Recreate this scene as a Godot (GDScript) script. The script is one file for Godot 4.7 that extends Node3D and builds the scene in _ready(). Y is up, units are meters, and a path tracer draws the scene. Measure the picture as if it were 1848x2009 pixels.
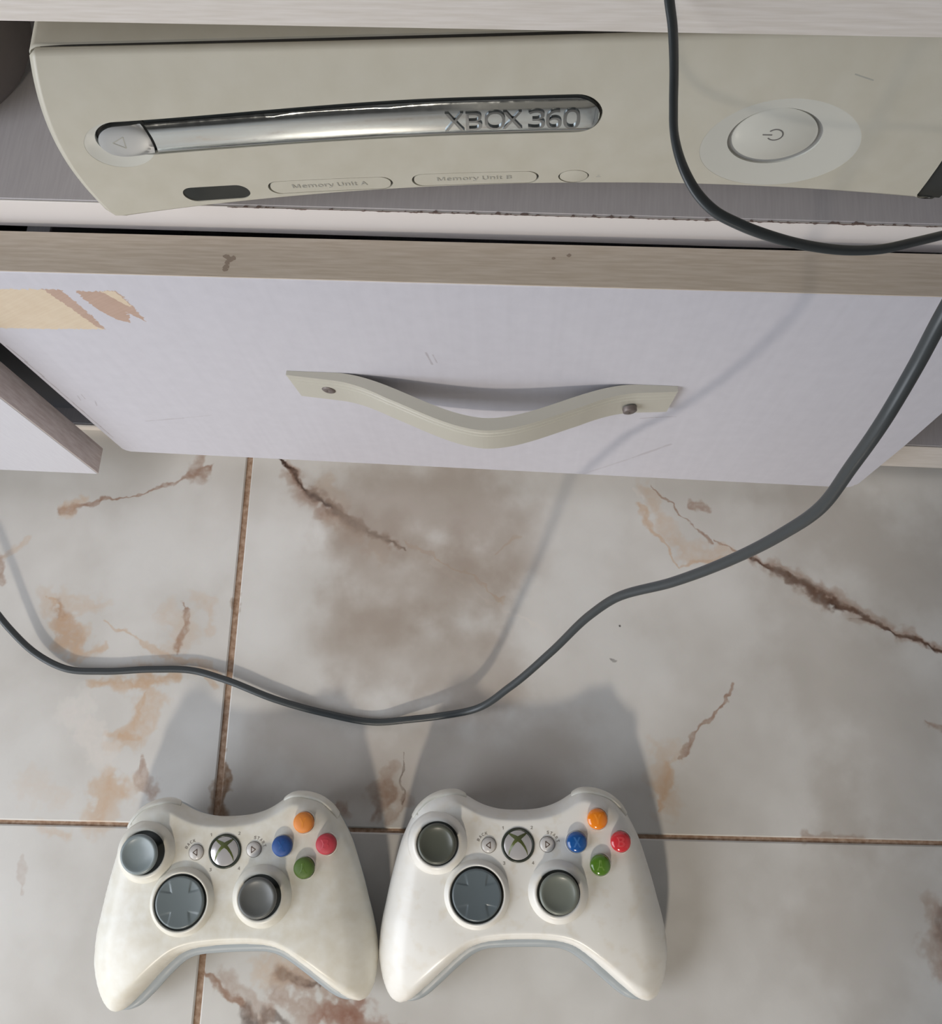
extends Node3D
# A game console on the shelf of a white laminate cabinet, two controllers on a marble-look tile floor, black cables.
# Units are metres; x to the right along the cabinet, y up, z out of the cabinet towards the room. The drawer front is the plane z = 0.

const MM := 0.001
var mats := {}
var cache := {}

func _ready() -> void:
	# ---- camera: a phone held 0.57 m above the floor, looking steeply down
	var cam := Camera3D.new()
	cam.name = "camera"
	add_child(cam)
	var look := Vector3(-0.04995, -0.956429, -0.28766).normalized()
	var right := Vector3(0.997778, -0.035069, -0.056658).normalized()
	var up := right.cross(look).normalized()
	cam.transform = Transform3D(Basis(right, up, -look), Vector3(0, 0.565, 0.19))
	cam.fov = rad_to_deg(2.0 * atan(1004.5 / 1800.0))
	cam.near = 0.02
	cam.current = true
	# ---- sky and exposure
	var we := WorldEnvironment.new()
	we.name = "world_environment"
	add_child(we)
	var env := Environment.new()
	env.background_mode = Environment.BG_SKY
	var sky := Sky.new()
	var ps := ProceduralSkyMaterial.new()
	ps.sky_top_color = Color(0.45, 0.6, 0.85)
	ps.sky_horizon_color = Color(0.8, 0.85, 0.9)
	ps.ground_bottom_color = Color(0.4, 0.38, 0.35)
	ps.ground_horizon_color = Color(0.75, 0.76, 0.76)
	sky.sky_material = ps
	env.sky = sky
	env.tonemap_mode = Environment.TONE_MAPPER_LINEAR
	env.tonemap_exposure = 0.58
	env.sdfgi_enabled = true
	env.ssao_enabled = true
	env.ssil_enabled = true
	we.environment = env
	# ---- daylight through the window in the left wall
	var day := AreaLight3D.new()
	day.name = "daylight"
	day.area_size = Vector2(1.0, 1.1)
	day.light_color = Color(0.95, 0.97, 1.0)
	day.light_energy = DAY
	day.area_range = 8.0
	day.area_attenuation = 2.0
	day.shadow_enabled = true
	day.rotation.y = -PI / 2
	day.position = Vector3(-0.97, 0.64, 0.8)
	add_child(day)

	make_materials()
	room()
	shade_chest()
	tiles()
	cabinet()
	console()
	var right_look := {"shell": mats.white_grimy, "stick_l": mat(lin(0.085, 0.09, 0.07), 0.3), "stick_r": mat(lin(0.17, 0.185, 0.155), 0.3), "pad": mat(lin(0.115, 0.14, 0.15), 0.25), "faded": false}
	var left_look := {"shell": mats.white, "stick_l": mat(lin(0.22, 0.26, 0.265), 0.32), "stick_r": mat(lin(0.12, 0.125, 0.118), 0.4), "pad": mat(lin(0.16, 0.19, 0.195), 0.28), "faded": true}
	controller("white game controller with blue-grey sticks and matt faded buttons, leftmost on the tiles", Vector3(-0.1494, 0, 0.2302), deg_to_rad(6.0), left_look)
	controller("grimy yellowed white game controller with dark green sticks and glossy lettered buttons", Vector3(0.0084, 0, 0.2178), deg_to_rad(4.0), right_look)
	cables()
	jar()

const DAY := 3.0
const LAMP := 6.2

# ------------------------------------------------------------------ helpers
func lin(r: float, g: float, b: float) -> Color:
	return Color(r, g, b).linear_to_srgb()

func mat(albedo: Color, rough := 0.5, metal := 0.0, spec := 0.5) -> StandardMaterial3D:
	var m := StandardMaterial3D.new()
	m.albedo_color = albedo
	m.roughness = rough
	m.metallic = metal
	m.metallic_specular = spec
	return m

func numbered(called: String) -> String:
	if not has_node(called):
		return called
	var n := 1
	while has_node("%s_%03d" % [called, n]):
		n += 1
	return "%s_%03d" % [called, n]

func thing(called: String, label: String, category: String, at: Vector3, turn := 0.0, group := "") -> Node3D:
	var o := Node3D.new()
	o.name = numbered(called)
	add_child(o, true)
	o.position = at
	o.rotation.y = turn
	o.set_meta("label", label)
	o.set_meta("category", category)
	if group != "":
		o.set_meta("group", group)
	return o

func part(parent: Node3D, called: String, mesh: Mesh, m: Material, at := Vector3.ZERO) -> MeshInstance3D:
	var o := MeshInstance3D.new()
	var base := called
	var n := 1
	while parent.has_node(called):
		called = "%s_%03d" % [base, n]
		n += 1
	o.name = called
	o.mesh = mesh
	o.material_override = m
	o.position = at
	o.cast_shadow = GeometryInstance3D.SHADOW_CASTING_SETTING_ON
	parent.add_child(o, true)
	return o

func struct(called: String, mesh: Mesh, m: Material, at := Vector3.ZERO) -> MeshInstance3D:
	var o := part(self, called, mesh, m, at)
	o.set_meta("kind", "structure")
	return o

func begin() -> SurfaceTool:
	var st := SurfaceTool.new()
	st.begin(Mesh.PRIMITIVE_TRIANGLES)
	return st

func vert(st: SurfaceTool, p: Vector3, n: Vector3, uv := Vector2.ZERO) -> void:
	st.set_normal(n)
	st.set_uv(uv)
	st.add_vertex(p)

# one triangle whose front face looks along its normals (front faces run clockwise)
func tri(st: SurfaceTool, a: Vector3, b: Vector3, c: Vector3, na: Vector3, nb: Vector3, nc: Vector3, ua := Vector2.ZERO, ub := Vector2.ZERO, uc := Vector2.ZERO) -> void:
	if (b - a).cross(c - a).dot(na + nb + nc) > 0.0:
		vert(st, a, na, ua); vert(st, c, nc, uc); vert(st, b, nb, ub)
	else:
		vert(st, a, na, ua); vert(st, b, nb, ub); vert(st, c, nc, uc)

func quad(st: SurfaceTool, a: Vector3, b: Vector3, c: Vector3, d: Vector3, n: Vector3) -> void:
	tri(st, a, b, c, n, n, n)
	tri(st, a, c, d, n, n, n)

# a smooth mesh from points and triangle indices (outward side given by counter-clockwise order)
func smooth_mesh(pos: PackedVector3Array, idx: PackedInt32Array) -> ArrayMesh:
	var nrm := PackedVector3Array()
	nrm.resize(pos.size())
	var flipped := PackedInt32Array()
	flipped.resize(idx.size())
	for i in range(0, idx.size(), 3):
		var a := idx[i]
		var b := idx[i + 1]
		var c := idx[i + 2]
		var n := (pos[b] - pos[a]).cross(pos[c] - pos[a])
		nrm[a] += n; nrm[b] += n; nrm[c] += n
		flipped[i] = a; flipped[i + 1] = c; flipped[i + 2] = b
	for i in pos.size():
		nrm[i] = nrm[i].normalized() if nrm[i].length_squared() > 1e-30 else Vector3.UP
	var arr := []
	arr.resize(Mesh.ARRAY_MAX)
	arr[Mesh.ARRAY_VERTEX] = pos
	arr[Mesh.ARRAY_NORMAL] = nrm
	arr[Mesh.ARRAY_INDEX] = flipped
	var m := ArrayMesh.new()
	m.add_surface_from_arrays(Mesh.PRIMITIVE_TRIANGLES, arr)
	return m

# a board with chamfered edges between two corners
func board(lo: Vector3, hi: Vector3, ch := 0.0006) -> ArrayMesh:
	var st := begin()
	var c := (lo + hi) * 0.5
	var h := (hi - lo) * 0.5
	for axis in 3:
		var u := (axis + 1) % 3
		var v := (axis + 2) % 3
		for s in [-1.0, 1.0]:
			var n := Vector3.ZERO
			n[axis] = s
			var q := []
			for k in [[-1, -1], [1, -1], [1, 1], [-1, 1]]:
				var p := c
				p[axis] += s * h[axis]
				p[u] += k[0] * (h[u] - ch)
				p[v] += k[1] * (h[v] - ch)
				q.append(p)
			quad(st, q[0], q[1], q[2], q[3], n)
		for su in [-1.0, 1.0]:
			for sv in [-1.0, 1.0]:
				var n2 := Vector3.ZERO
				n2[u] = su; n2[v] = sv
				n2 = n2.normalized()
				var q2 := []
				for k in [[-1, 0], [1, 0], [1, 1], [-1, 1]]:
					var p2 := c
					p2[axis] += k[0] * (h[axis] - ch)
					p2[u] += su * (h[u] - (ch if k[1] == 0 else 0.0))
					p2[v] += sv * (h[v] - (0.0 if k[1] == 0 else ch))
					q2.append(p2)
				quad(st, q2[0], q2[1], q2[2], q2[3], n2)
	for sx in [-1.0, 1.0]:
		for sy in [-1.0, 1.0]:
			for sz in [-1.0, 1.0]:
				var s3 := Vector3(sx, sy, sz)
				var e := c + s3 * h
				tri(st, e - Vector3(0, sy, sz) * ch, e - Vector3(sx, 0, sz) * ch, e - Vector3(sx, sy, 0) * ch, s3.normalized(), s3.normalized(), s3.normalized())
	return st.commit()

# a sheet with a drawn outline (x, y), from z0 up to z1, front edge chamfered; uv runs over rect
func slab(outline: PackedVector2Array, z0: float, z1: float, ch: float, rect: Rect2) -> ArrayMesh:
	var st := begin()
	var n := outline.size()
	var ccw := not Geometry2D.is_polygon_clockwise(outline)
	var ins := PackedVector2Array()
	for i in n:
		var a := outline[(i + n - 1) % n]
		var b := outline[i]
		var d := outline[(i + 1) % n]
		var n1 := (b - a).normalized().orthogonal()
		var n2 := (d - b).normalized().orthogonal()
		var m := (n1 + n2).normalized()
		var sgn := -1.0 if (n1.x * (b - a).y - n1.y * (b - a).x > 0.0) == ccw else 1.0
		ins.append(b + m * sgn * ch / maxf(0.4, m.dot(n1)))
	var uvof := func(p: Vector2) -> Vector2: return Vector2((p.x - rect.position.x) / rect.size.x, 1.0 - (p.y - rect.position.y) / rect.size.y)
	var t := Geometry2D.triangulate_polygon(ins)
	for i in range(0, t.size(), 3):
		var p := [ins[t[i]], ins[t[i + 1]], ins[t[i + 2]]]
		tri(st, Vector3(p[0].x, p[0].y, z1), Vector3(p[1].x, p[1].y, z1), Vector3(p[2].x, p[2].y, z1), Vector3.BACK, Vector3.BACK, Vector3.BACK, uvof.call(p[0]), uvof.call(p[1]), uvof.call(p[2]))
	t = Geometry2D.triangulate_polygon(outline)
	for i in range(0, t.size(), 3):
		var p := [outline[t[i]], outline[t[i + 1]], outline[t[i + 2]]]
		tri(st, Vector3(p[0].x, p[0].y, z0), Vector3(p[1].x, p[1].y, z0), Vector3(p[2].x, p[2].y, z0), Vector3.FORWARD, Vector3.FORWARD, Vector3.FORWARD)
	for i in n:
		var j := (i + 1) % n
		var a := outline[i]
		var b := outline[j]
		var o := Vector2((b - a).y, -(b - a).x).normalized() * (1.0 if ccw else -1.0)
		var on := Vector3(o.x, o.y, 0)
		var zc := z1 - ch
		var u1: Vector2 = uvof.call(a)
		var u2: Vector2 = uvof.call(b)
		tri(st, Vector3(a.x, a.y, z0), Vector3(b.x, b.y, z0), Vector3(b.x, b.y, zc), on, on, on, u1, u2, u2)
		tri(st, Vector3(a.x, a.y, z0), Vector3(b.x, b.y, zc), Vector3(a.x, a.y, zc), on, on, on, u1, u2, u1)
		var cn := (on + Vector3.BACK).normalized()
		tri(st, Vector3(a.x, a.y, zc), Vector3(b.x, b.y, zc), Vector3(ins[j].x, ins[j].y, z1), cn, cn, cn, u1, u2, u2)
		tri(st, Vector3(a.x, a.y, zc), Vector3(ins[j].x, ins[j].y, z1), Vector3(ins[i].x, ins[i].y, z1), cn, cn, cn, u1, u2, u1)
	return st.commit()

# a turned shape: profile of (radius, height) pairs in mm, from the outer foot over the top to the middle
func lathe(profile: Array, segs := 48) -> ArrayMesh:
	var pos := PackedVector3Array()
	var idx := PackedInt32Array()
	for k in profile.size():
		for s in segs:
			var a := TAU * s / segs
			pos.append(Vector3(cos(a) * profile[k][0], profile[k][1], sin(a) * profile[k][0]) * MM)
	for k in profile.size() - 1:
		for s in segs:
			var s2 := (s + 1) % segs
			var a := k * segs + s
			var b := k * segs + s2
			var c := (k + 1) * segs + s
			var d := (k + 1) * segs + s2
			idx.append_array([a, c, b, b, c, d])
	return smooth_mesh(pos, idx)

# a tube along a smooth path; w and h are its half-widths, the twist in radians per point
func sweep(pts: Array, w: float, h: float, twist: Array, sides := 14, groove := 0.0) -> ArrayMesh:
	var curve := PackedVector3Array()
	var tw := PackedFloat32Array()
	var n := pts.size()
	var slopes := PackedVector3Array()
	for i in n:
		var a: Vector3 = pts[maxi(i - 1, 0)]
		var b: Vector3 = pts[i]
		var c: Vector3 = pts[mini(i + 1, n - 1)]
		var d0 := maxf((b - a).length(), 1e-6)
		var d1 := maxf((c - b).length(), 1e-6)
		slopes.append(((b - a) / d0 * d1 + (c - b) / d1 * d0) / (d0 + d1) if i > 0 and i < n - 1 else (c - a).normalized())
	for i in n - 1:
		var p1: Vector3 = pts[i]
		var p2: Vector3 = pts[i + 1]
		var len := (p2 - p1).length()
		for k in 10:
			var t := k / 10.0
			var t2 := t * t
			var t3 := t2 * t
			curve.append(p1 * (2.0 * t3 - 3.0 * t2 + 1.0) + slopes[i] * len * (t3 - 2.0 * t2 + t) + p2 * (3.0 * t2 - 2.0 * t3) + slopes[i + 1] * len * (t3 - t2))
			tw.append(lerpf(twist[i], twist[i + 1], t) if twist.size() else 0.0)
	curve.append(pts[n - 1])
	tw.append(twist[n - 1] if twist.size() else 0.0)
	var pos := PackedVector3Array()
	var idx := PackedInt32Array()
	var m := curve.size()
	var t0 := (curve[1] - curve[0]).normalized()
	var side := t0.cross(Vector3.UP if absf(t0.y) < 0.9 else Vector3.RIGHT).normalized()
	for i in m:
		var t := (curve[mini(i + 1, m - 1)] - curve[maxi(i - 1, 0)]).normalized()
		side = (side - t * side.dot(t)).normalized()
		var up := side.cross(t)
		for s in sides:
			var a := TAU * s / sides
			var r := 1.0 - groove * pow(absf(sin(a)), 6.0)
			var x := cos(a) * w
			var y := sin(a) * h * r
			var c := cos(tw[i])
			var q := sin(tw[i])
			pos.append(curve[i] + side * (x * c - y * q) + up * (x * q + y * c))
	for i in m - 1:
		for s in sides:
			var s2 := (s + 1) % sides
			var a := i * sides + s
			var b := i * sides + s2
			idx.append_array([a, b, a + sides, b, b + sides, a + sides])
	for e in [0, m - 1]:
		var c := pos.size()
		pos.append(curve[e])
		for s in sides:
			var a: int = e * sides + s
			var b: int = e * sides + (s + 1) % sides
			if e == 0:
				idx.append_array([c, b, a])
			else:
				idx.append_array([c, a, b])
	return smooth_mesh(pos, idx)

func circle_poly(cx: float, cy: float, rx: float, ry: float, n := 48) -> PackedVector2Array:
	var p := PackedVector2Array()
	for i in n:
		p.append(Vector2(cx + cos(TAU * i / n) * rx, cy + sin(TAU * i / n) * ry))
	return p

func pill(cx: float, cy: float, hw: float, hh: float, slope := 0.0, n := 14) -> PackedVector2Array:
	var p := PackedVector2Array()
	for i in n + 1:
		var a := -PI / 2 + PI * i / n
		p.append(Vector2(cx + hw - hh + cos(a) * hh, cy + sin(a) * hh))
	for k in 12:
		p.append(Vector2(lerpf(cx + hw - hh, cx - hw + hh, (k + 1) / 13.0), cy + hh))
	for i in n + 1:
		var a := PI / 2 + PI * i / n
		p.append(Vector2(cx - hw + hh + cos(a) * hh, cy + sin(a) * hh))
	for k in 12:
		p.append(Vector2(lerpf(cx - hw + hh, cx + hw - hh, (k + 1) / 13.0), cy - hh))
	for i in p.size():
		p[i].y += (p[i].x - cx) * slope
	return p

# ------------------------------------------------------------------ the console's curved face, in mm across (x) and up (y)
func face(x: float, y: float, off := 0.0) -> Vector3:
	var u := x / 154.5
	var v := y / 70.0
	var w := 2.0 * v - 1.0
	var k := 1.0 - u * u
	var yb := 0.00677 * k
	var yt := 0.06999 - 0.00663 * k
	return Vector3(u * (0.1545 + 0.00502 * (1.0 - w * w)), 0.0129 + yb + (yt - yb) * v, -0.00602 * k - 0.00094 * 4.0 * v * (1.0 - v) - 0.01357 * v * v * v + off * MM)

func face_normal(x: float, y: float) -> Vector3:
	return (face(x + 0.5, y) - face(x - 0.5, y)).cross(face(x, y + 0.5) - face(x, y - 0.5)).normalized()

func on_face(x: float, y: float, off: float) -> Vector3:
	return face(x, y) + face_normal(x, y) * off * MM

# a piece of the face with its own outline, holes, height above the face (off) and rim depth
func patch(outer: PackedVector2Array, holes: Array, off: Callable, step: float, depth: float) -> ArrayMesh:
	var st := begin()
	var lo := outer[0]
	var hi := outer[0]
	for p in outer:
		lo = Vector2(minf(lo.x, p.x), minf(lo.y, p.y))
		hi = Vector2(maxf(hi.x, p.x), maxf(hi.y, p.y))
	var pt := func(p: Vector2) -> Vector3: return on_face(p.x, p.y, off.call(p.x, p.y))
	var nm := func(p: Vector2) -> Vector3:
		var e := 0.15
		return (on_face(p.x + e, p.y, off.call(p.x + e, p.y)) - on_face(p.x - e, p.y, off.call(p.x - e, p.y))).cross(on_face(p.x, p.y + e, off.call(p.x, p.y + e)) - on_face(p.x, p.y - e, off.call(p.x, p.y - e))).normalized()
	var boxes := []
	for h in holes:
		var r := Rect2(h[0], Vector2.ZERO)
		for p in h:
			r = r.expand(p)
		boxes.append(r.grow(0.01))
	var nx := int(ceil((hi.x - lo.x) / step))
	var ny := int(ceil((hi.y - lo.y) / step))
	for i in nx:
		for j in ny:
			var r := Rect2(lo.x + i * step, lo.y + j * step, step, step)
			var cell := PackedVector2Array([r.position, r.position + Vector2(step, 0), r.end, r.position + Vector2(0, step)])
			var whole := true
			for p in cell:
				if not Geometry2D.is_point_in_polygon(p, outer):
					whole = false
			if whole:
				for p in outer:
					if r.has_point(p):
						whole = false
			var polys: Array = [cell] if whole else Geometry2D.intersect_polygons(cell, outer)
			for k in holes.size():
				if r.intersects(boxes[k]):
					var next := []
					for q in polys:
						for c in Geometry2D.clip_polygons(q, holes[k]):
							if not Geometry2D.is_polygon_clockwise(c):
								next.append(c)
					polys = next
			for q in polys:
				var t := Geometry2D.triangulate_polygon(q)
				var ps := []
				var ns := []
				for p in q:
					ps.append(pt.call(p)); ns.append(nm.call(p))
				for m in range(0, t.size(), 3):
					tri(st, ps[t[m]], ps[t[m + 1]], ps[t[m + 2]], ns[t[m]], ns[t[m + 1]], ns[t[m + 2]])
	if depth > 0.0:
		var loops := [outer]
		loops.append_array(holes)
		for k in loops.size():
			var loop: PackedVector2Array = loops[k]
			var ccw := not Geometry2D.is_polygon_clockwise(loop)
			for i in loop.size():
				var a: Vector2 = loop[i]
				var b: Vector2 = loop[(i + 1) % loop.size()]
				var d := (b - a).normalized()
				var o := Vector2(d.y, -d.x) * (1.0 if ccw else -1.0) * (1.0 if k == 0 else -1.0)
				var mid := (a + b) * 0.5
				var n := (face(mid.x + o.x * 0.3, mid.y + o.y * 0.3) - face(mid.x, mid.y)).normalized()
				var p1: Vector3 = pt.call(a)
				var p2: Vector3 = pt.call(b)
				var q1 := p1 - face_normal(a.x, a.y) * depth * MM
				var q2 := p2 - face_normal(b.x, b.y) * depth * MM
				tri(st, p1, p2, q2, n, n, n)
				tri(st, p1, q2, q1, n, n, n)
	return st.commit()

# lettering: the glyphs of a text, laid out in a unit box and carried onto a surface by place(x, y, z)
func lettering(text: String, bold: bool, place: Callable) -> ArrayMesh:
	var font := SystemFont.new()
	font.font_names = PackedStringArray(["Droid Sans"])
	font.font_weight = 700 if bold else 400
	var tm := TextMesh.new()
	tm.text = text
	tm.font = font
	tm.font_size = 64
	tm.pixel_size = 0.01
	tm.depth = 0.1
	tm.curve_step = 1.0
	var arr := tm.get_mesh_arrays()
	var v: PackedVector3Array = arr[Mesh.ARRAY_VERTEX]
	var ix: PackedInt32Array = arr[Mesh.ARRAY_INDEX]
	var box := AABB(v[0], Vector3.ZERO)
	for p in v:
		box = box.expand(p)
	var st := begin()
	st.set_smooth_group(-1)
	for i in ix:
		var p := v[i]
		st.add_vertex(place.call((p.x - box.position.x) / box.size.x, (p.y - box.position.y) / box.size.y, (p.z - box.position.z) / box.size.z))
	st.generate_normals()
	return st.commit()

func join(meshes: Array) -> ArrayMesh:
	var st := begin()
	for m in meshes:
		st.append_from(m, 0, Transform3D.IDENTITY)
	return st.commit()

# ------------------------------------------------------------------ computed textures
var tex_w := 2048
var tex_h := 1136
const FLOOR_RECT := Rect2(-180.0, -240.0, 640.0, 355.0)   # mm on the floor, from the crossing of the joints
var px := PackedByteArray()
var wob: PackedByteArray

func stroke(key: String, alpha: float, list: Array) -> void:
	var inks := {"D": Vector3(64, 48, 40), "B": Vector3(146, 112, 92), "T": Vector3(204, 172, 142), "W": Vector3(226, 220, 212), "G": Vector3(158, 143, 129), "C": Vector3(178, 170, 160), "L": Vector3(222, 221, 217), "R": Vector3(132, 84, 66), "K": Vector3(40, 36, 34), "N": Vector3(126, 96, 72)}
	var ink: Vector3 = inks[key]
	var soft := key in ["G", "C", "L"]
	var s := tex_w / FLOOR_RECT.size.x
	var pts := []
	for i in range(0, list.size(), 3):
		pts.append(Vector3((list[i] - FLOOR_RECT.position.x) * s, (list[i + 1] - FLOOR_RECT.position.y) * s, list[i + 2] * s * 0.5))
	var reach := 0.0
	var lo := Vector2(1e9, 1e9)
	var hi := Vector2(-1e9, -1e9)
	for p in pts:
		reach = maxf(reach, p.z)
		lo = Vector2(minf(lo.x, p.x), minf(lo.y, p.y)); hi = Vector2(maxf(hi.x, p.x), maxf(hi.y, p.y))
	var grow := reach * 1.9 + 6.0
	var amp := 0.75 if soft else (0.8 if key in ["D", "K"] else 1.0)
	for y in range(maxi(0, int(lo.y - grow)), mini(tex_h - 1, int(hi.y + grow)) + 1):
		for x in range(maxi(0, int(lo.x - grow)), mini(tex_w - 1, int(hi.x + grow)) + 1):
			var best := 1e9
			var wd := 1.0
			var q := Vector2(x, y)
			if not soft:
				var o1 := (y * tex_w + x + 700000) % wob.size()
				var o2 := (((y * 3) % tex_h) * tex_w + (x * 3) % tex_w + 200000) % wob.size()
				q += Vector2(wob[o1] - 128.0, wob[(o1 + 900000) % wob.size()] - 128.0) / 128.0 * 9.0 + Vector2(wob[o2] - 128.0, wob[(o2 + 500000) % wob.size()] - 128.0) / 128.0 * 3.0
			for k in pts.size() - 1:
				var a := Vector2(pts[k].x, pts[k].y)
				var b := Vector2(pts[k + 1].x, pts[k + 1].y)
				var ab := b - a
				var t := clampf((q - a).dot(ab) / maxf(ab.length_squared(), 1e-6), 0.0, 1.0)
				var w := lerpf(pts[k].z, pts[k + 1].z, t)
				var d := (q - a - ab * t).length() / maxf(w, 0.6)
				if d < best:
					best = d; wd = w
			if best > 2.1:
				continue
			var o := y * tex_w + x
			var n := (wob[(o * 1) % wob.size()] - 128.0) / 128.0
			var n2 := (wob[(((y * 3) % tex_h) * tex_w + (x * 3) % tex_w) % wob.size()] - 128.0) / 128.0
			if soft:
				n = (wob[((y / 3) * tex_w + x / 3 + 40000) % wob.size()] - 128.0) / 128.0 + 0.35 * n
				n2 *= 0.2
			var e := best + n * amp + n2 * 0.45
			var f := 1.0 - smoothstep(0.15 if soft else 0.35, 1.75 if soft else 1.45, e)
			if f <= 0.0:
				continue
			f *= alpha * (1.0 if soft else clampf(0.85 + 0.35 * n2 + 0.3 * n, 0.3, 1.0))
			for c in 3:
				px[o * 3 + c] = int(clampf(lerpf(px[o * 3 + c], ink[c], clampf(f, 0.0, 1.0)), 0.0, 255.0))

func marble_texture() -> ImageTexture:
	var cloud := FastNoiseLite.new()
	cloud.seed = 11
	cloud.noise_type = FastNoiseLite.TYPE_SIMPLEX_SMOOTH
	cloud.frequency = 0.0032
	cloud.fractal_octaves = 3
	cloud.domain_warp_enabled = true
	cloud.domain_warp_amplitude = 40.0
	cloud.domain_warp_frequency = 0.004
	var a := cloud.get_seamless_image(tex_w, tex_h, false, false, 0.1, false).get_data()
	cloud.seed = 29
	cloud.frequency = 0.008
	var b := cloud.get_seamless_image(tex_w, tex_h, false, false, 0.1, false).get_data()
	var edge := FastNoiseLite.new()
	edge.seed = 5
	edge.frequency = 0.016
	edge.fractal_octaves = 3
	wob = edge.get_image(tex_w, tex_h, false, false, true).get_data()
	px.resize(tex_w * tex_h * 3)
	for i in tex_w * tex_h:
		var k := (a[i] - 128.0) / 128.0 * 0.5 + (b[i] - 128.0) / 128.0 * 0.22
		px[i * 3] = int(clampf(213.0 + 24.0 * k, 0, 255))
		px[i * 3 + 1] = int(clampf(210.0 + 26.0 * k, 0, 255))
		px[i * 3 + 2] = int(clampf(204.0 + 28.0 * k, 0, 255))
	veins_and_shade()
	return ImageTexture.create_from_image(Image.create_from_data(tex_w, tex_h, false, Image.FORMAT_RGB8, px))

func veins_and_shade() -> void:
	stroke("D", 0.95, [17.8, -231.3, 2.7, 28.9, -220.0, 4.7, 38.0, -211.2, 5.4, 50.4, -200.8, 6.0, 66.1, -188.9, 7.3, 78.0, -182.9, 6.6, 89.8, -177.2, 4.6, 98.2, -173.6, 2.0, 105.5, -171.0, 0.7])
	stroke("B", 0.55, [23.3, -227.0, 6.8, 38.1, -209.5, 10.1, 52.4, -195.7, 11.3, 69.6, -185.5, 11.2, 86.5, -178.9, 7.2, 99.8, -173.0, 3.3])
	stroke("D", 0.9, [18.9, -230.6, 1.7, 30.0, -219.3, 2.4, 38.7, -210.5, 2.3, 51.1, -200.2, 3.0, 66.8, -188.6, 4.0, 78.4, -182.5, 3.6, 89.8, -177.2, 2.6, 98.2, -173.6, 1.0])
	stroke("T", 0.55, [104.7, -174.4, 2.0, 119.6, -168.1, 2.0, 129.5, -163.2, 1.6, 141.0, -156.7, 1.6, 154.0, -147.7, 1.6, 162.1, -141.6, 2.2, 166.9, -136.8, 2.5, 168.5, -139.4, 1.6])
	stroke("W", 0.5, [106.6, -167.3, 3.3, 123.1, -160.8, 3.2, 139.5, -151.1, 2.9, 159.0, -136.7, 2.9, 184.4, -122.6, 3.8, 193.9, -116.4, 2.5])
	stroke("T", 0.45, [161.8, -167.9, 1.9, 168.2, -173.0, 2.6, 176.3, -178.1, 3.2])
	stroke("T", 0.7, [254.5, -202.7, 3.9, 256.5, -194.2, 5.2, 259.4, -185.7, 3.9, 265.0, -180.8, 1.9, 271.1, -170.8, 1.9, 275.5, -164.2, 1.6, 279.2, -160.3, 1.6])
	stroke("T", 0.65, [279.2, -161.0, 2.5, 285.0, -163.0, 3.2, 294.6, -164.5, 3.2, 305.8, -166.2, 2.5])
	stroke("B", 0.7, [261.5, -215.5, 1.0, 269.3, -206.3, 1.3, 276.1, -199.5, 1.6, 283.2, -191.7, 1.9, 292.4, -182.7, 2.2, 298.5, -177.8, 1.6, 309.3, -171.9, 1.6, 321.7, -167.4, 1.9])
	stroke("D", 0.95, [319.2, -168.0, 1.9, 330.8, -162.3, 2.8, 339.9, -156.8, 3.5, 345.8, -152.0, 4.4, 354.9, -149.5, 5.6, 363.8, -144.2, 6.8, 372.5, -137.9, 6.2, 380.0, -134.8, 3.7, 390.2, -129.3, 2.8, 401.7, -122.5, 2.4, 413.4, -118.0, 2.7, 423.5, -113.5, 3.0, 433.4, -107.5, 3.3, 441.9, -103.0, 3.6])
	stroke("D", 0.9, [319.2, -168.0, 1.0, 339.9, -156.8, 1.6, 347.3, -152.0, 2.2, 356.4, -148.9, 3.1, 364.4, -143.9, 3.7, 372.5, -137.9, 3.4, 379.9, -134.5, 1.9, 401.7, -122.5, 1.2, 423.5, -113.2, 1.5, 441.9, -103.0, 1.8])
	stroke("B", 0.55, [319.3, -168.7, 4.4, 337.0, -160.0, 6.9, 352.0, -152.1, 10.6, 366.9, -144.2, 12.4, 381.5, -134.8, 8.0, 401.9, -124.1, 6.1, 433.7, -109.6, 7.9])
	stroke("B", 0.6, [288.5, -201.3, 5.2, 294.8, -197.9, 4.5])
	stroke("B", 0.8, [-122.8, -192.6, 4.1, -115.7, -195.5, 4.8, -107.5, -197.0, 3.4, -96.2, -201.3, 2.0, -84.6, -203.5, 2.4, -69.7, -206.8, 2.0, -56.6, -211.1, 2.4, -46.9, -215.1, 3.4, -37.1, -218.7, 6.1, -30.7, -222.3, 6.8, -26.5, -224.5, 3.4])
	stroke("T", 0.55, [-120.5, -193.4, 7.5, -109.8, -201.2, 7.5])
	stroke("B", 0.5, [-37.0, -217.7, 10.2, -33.2, -230.2, 6.2])
	stroke("T", 0.75, [-121.7, -135.7, 2.0, -115.3, -130.5, 5.9, -111.8, -125.0, 5.2])
	stroke("B", 0.35, [-116.4, -133.1, 4.6, -107.1, -115.3, 13.0, -99.6, -109.0, 9.7])
	stroke("T", 0.75, [-110.8, -118.5, 13.1, -103.3, -112.1, 19.5, -99.3, -106.7, 16.2])
	stroke("T", 0.6, [-98.2, -99.4, 9.7, -85.7, -102.8, 7.1, -81.3, -106.1, 3.2])
	stroke("B", 0.75, [-34.5, -134.8, 1.6, -33.0, -124.4, 3.2, -33.2, -114.8, 4.5, -35.3, -107.7, 5.2, -33.4, -102.0, 3.9])
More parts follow.
